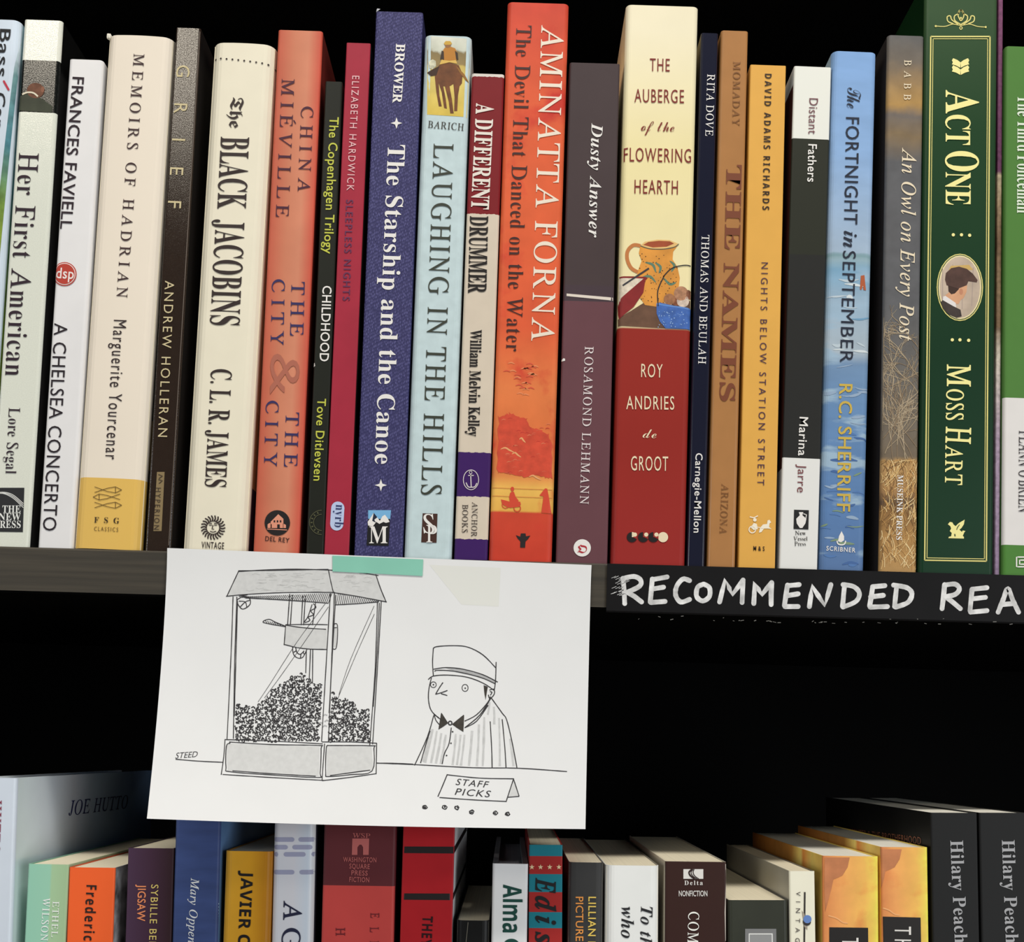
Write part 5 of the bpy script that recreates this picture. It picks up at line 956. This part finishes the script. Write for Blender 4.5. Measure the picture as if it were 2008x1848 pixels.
# the seller and the counter
for p in ([(-5, 1392), (240, 1402), (600, 1421), (880, 1424), (1185, 1445)],
          [(348, 678), (372, 664), (480, 658), (568, 668), (660, 716), (740, 797)], [(350, 672), (345, 760), (350, 850)], [(742, 760), (738, 880), (730, 938)], [(348, 806), (430, 795), (540, 806), (660, 840), (752, 886)], [(358, 820), (376, 812), (480, 818), (640, 855), (738, 897)], [(318, 870), (350, 848), (440, 842), (560, 855), (660, 892), (730, 938)],
          [(338, 858), (322, 930), (320, 1000), (336, 1062), (378, 1106), (400, 1120)], [(545, 1130), (620, 1090), (690, 1012), (706, 975)], [(410, 888), (385, 925), (364, 962)], [(362, 962), (400, 952), (438, 938)], [(398, 958), (437, 970)],
          [(700, 936), (726, 930), (732, 955), (718, 978), (700, 986), (694, 965)], [(703, 945), (716, 950), (706, 968)],
          [(355, 1090), (366, 1125), (388, 1152)], [(352, 1086), (385, 1110)], [(545, 1172), (620, 1130), (692, 1030)], [(710, 985), (640, 1092), (545, 1172)],
          [(352, 1095), (312, 1230), (232, 1407)], [(330, 1190), (300, 1285), (270, 1392)], [(712, 985), (780, 1080), (808, 1122), (842, 1262), (872, 1422)], [(780, 1118), (796, 1290), (804, 1420)], [(705, 1132), (714, 1300), (717, 1420)], [(462, 1170), (448, 1270), (420, 1330), (405, 1398)],
          [(435, 1465), (640, 1486), (852, 1490)], [(437, 1462), (405, 1540), (378, 1602)], [(388, 1607), (600, 1622), (808, 1632)], [(852, 1488), (825, 1570), (804, 1634)], [(850, 1490), (868, 1545), (886, 1600)], [(886, 1600), (812, 1606)]): D2(p)
def ring(c, rx, ry, w=1.4): P_line(dr, ps, A2([(c[0] + rx * math.cos(k / 8 * math.pi), c[1] + ry * math.sin(k / 8 * math.pi)) for k in range(17)]), w, INK, 1.4)
ring((350, 902), 18, 18); ring((548, 922), 19, 22); ring((455, 1142), 11, 12, 2.4)
for c, r in (((350, 902), 1.6), ((549, 924), 1.6), ((470, 1196), 1.7), ((460, 1268), 1.6), ((432, 1345), 1.6)): P_circ(dr, ps, A2([c])[0], r, INK, lay=1.5, n=9)
for p in ([(400, 1080), (440, 1142), (383, 1182)], [(540, 1092), (536, 1196), (468, 1150)], [(664, 905), (690, 915), (684, 950), (676, 998), (668, 950)]): P_poly(dr, ps, A2(p), ink((62, 58, 52), .7, .3, 800), 1.45)
for p in ([(400, 1080), (440, 1142), (383, 1182), (400, 1080)], [(540, 1092), (536, 1196), (468, 1150), (540, 1092)]): D2(p, 1.4, False)
for c in ((298, 1668), (420, 1668), (498, 1672), (590, 1698), (738, 1705), (813, 1710)):
    P_circ(dr, ps, A2([(c[0] + random.uniform(-4, 4), c[1] + random.uniform(-3, 3))])[0], random.uniform(1.6, 3.0), INK, ry=random.uniform(1.4, 2.2), lay=1.5, n=8)
    for k in range(3): D2([(c[0] + random.uniform(9, 18) * math.cos(a), c[1] + random.uniform(7, 15) * math.sin(a)) for a in (0, 1.3, 2.6, 3.8, 5, 6.1)], 1.2)
P_text(dr, ps, 'STEED', A1([(202, 1364)])[0], A1([(338, 1354)])[0], 11, 'gt', INK, -.02, 1.5, slant=.3)
P_text(dr, ps, 'STAFF', A2([(487, 1528)])[0], A2([(684, 1546)])[0], 12.5, 'g', INK, .12, 1.5, slant=.28); P_text(dr, ps, 'PICKS', A2([(483, 1590)])[0], A2([(698, 1606)])[0], 13, 'g', INK, .12, 1.5, slant=.28)
dr.build('ink_drawing', paper)
# old tape mark on the sheet
mb = MB(); P_patch(mb, ps, [(842, 1108), (982, 1114), (978, 1190), (905, 1186)], mat('aged_tape', (227, 227, 220), .7, .2), .35, 6, 6); mb.build('tape_patch', paper)
# washi tape
mb = MB(); MINT = mat('mint_tape', (136, 200, 178), .55, .3, .04, 60)
q = [(652, 1090), (830, 1097.5), (828.5, 1130), (652, 1121)]
P_patch(mb, ps, q, MINT, 3.0, 12, 4); P_patch(mb, ps, q, MINT, 4.4, 12, 4)
tp = mb.build('washi_tape'); tag(tp, 'strip of mint green tape along the top edge of the drawing', 'tape')
for o in list(bpy.data.objects):
    if o is _to: bpy.data.objects.remove(o)
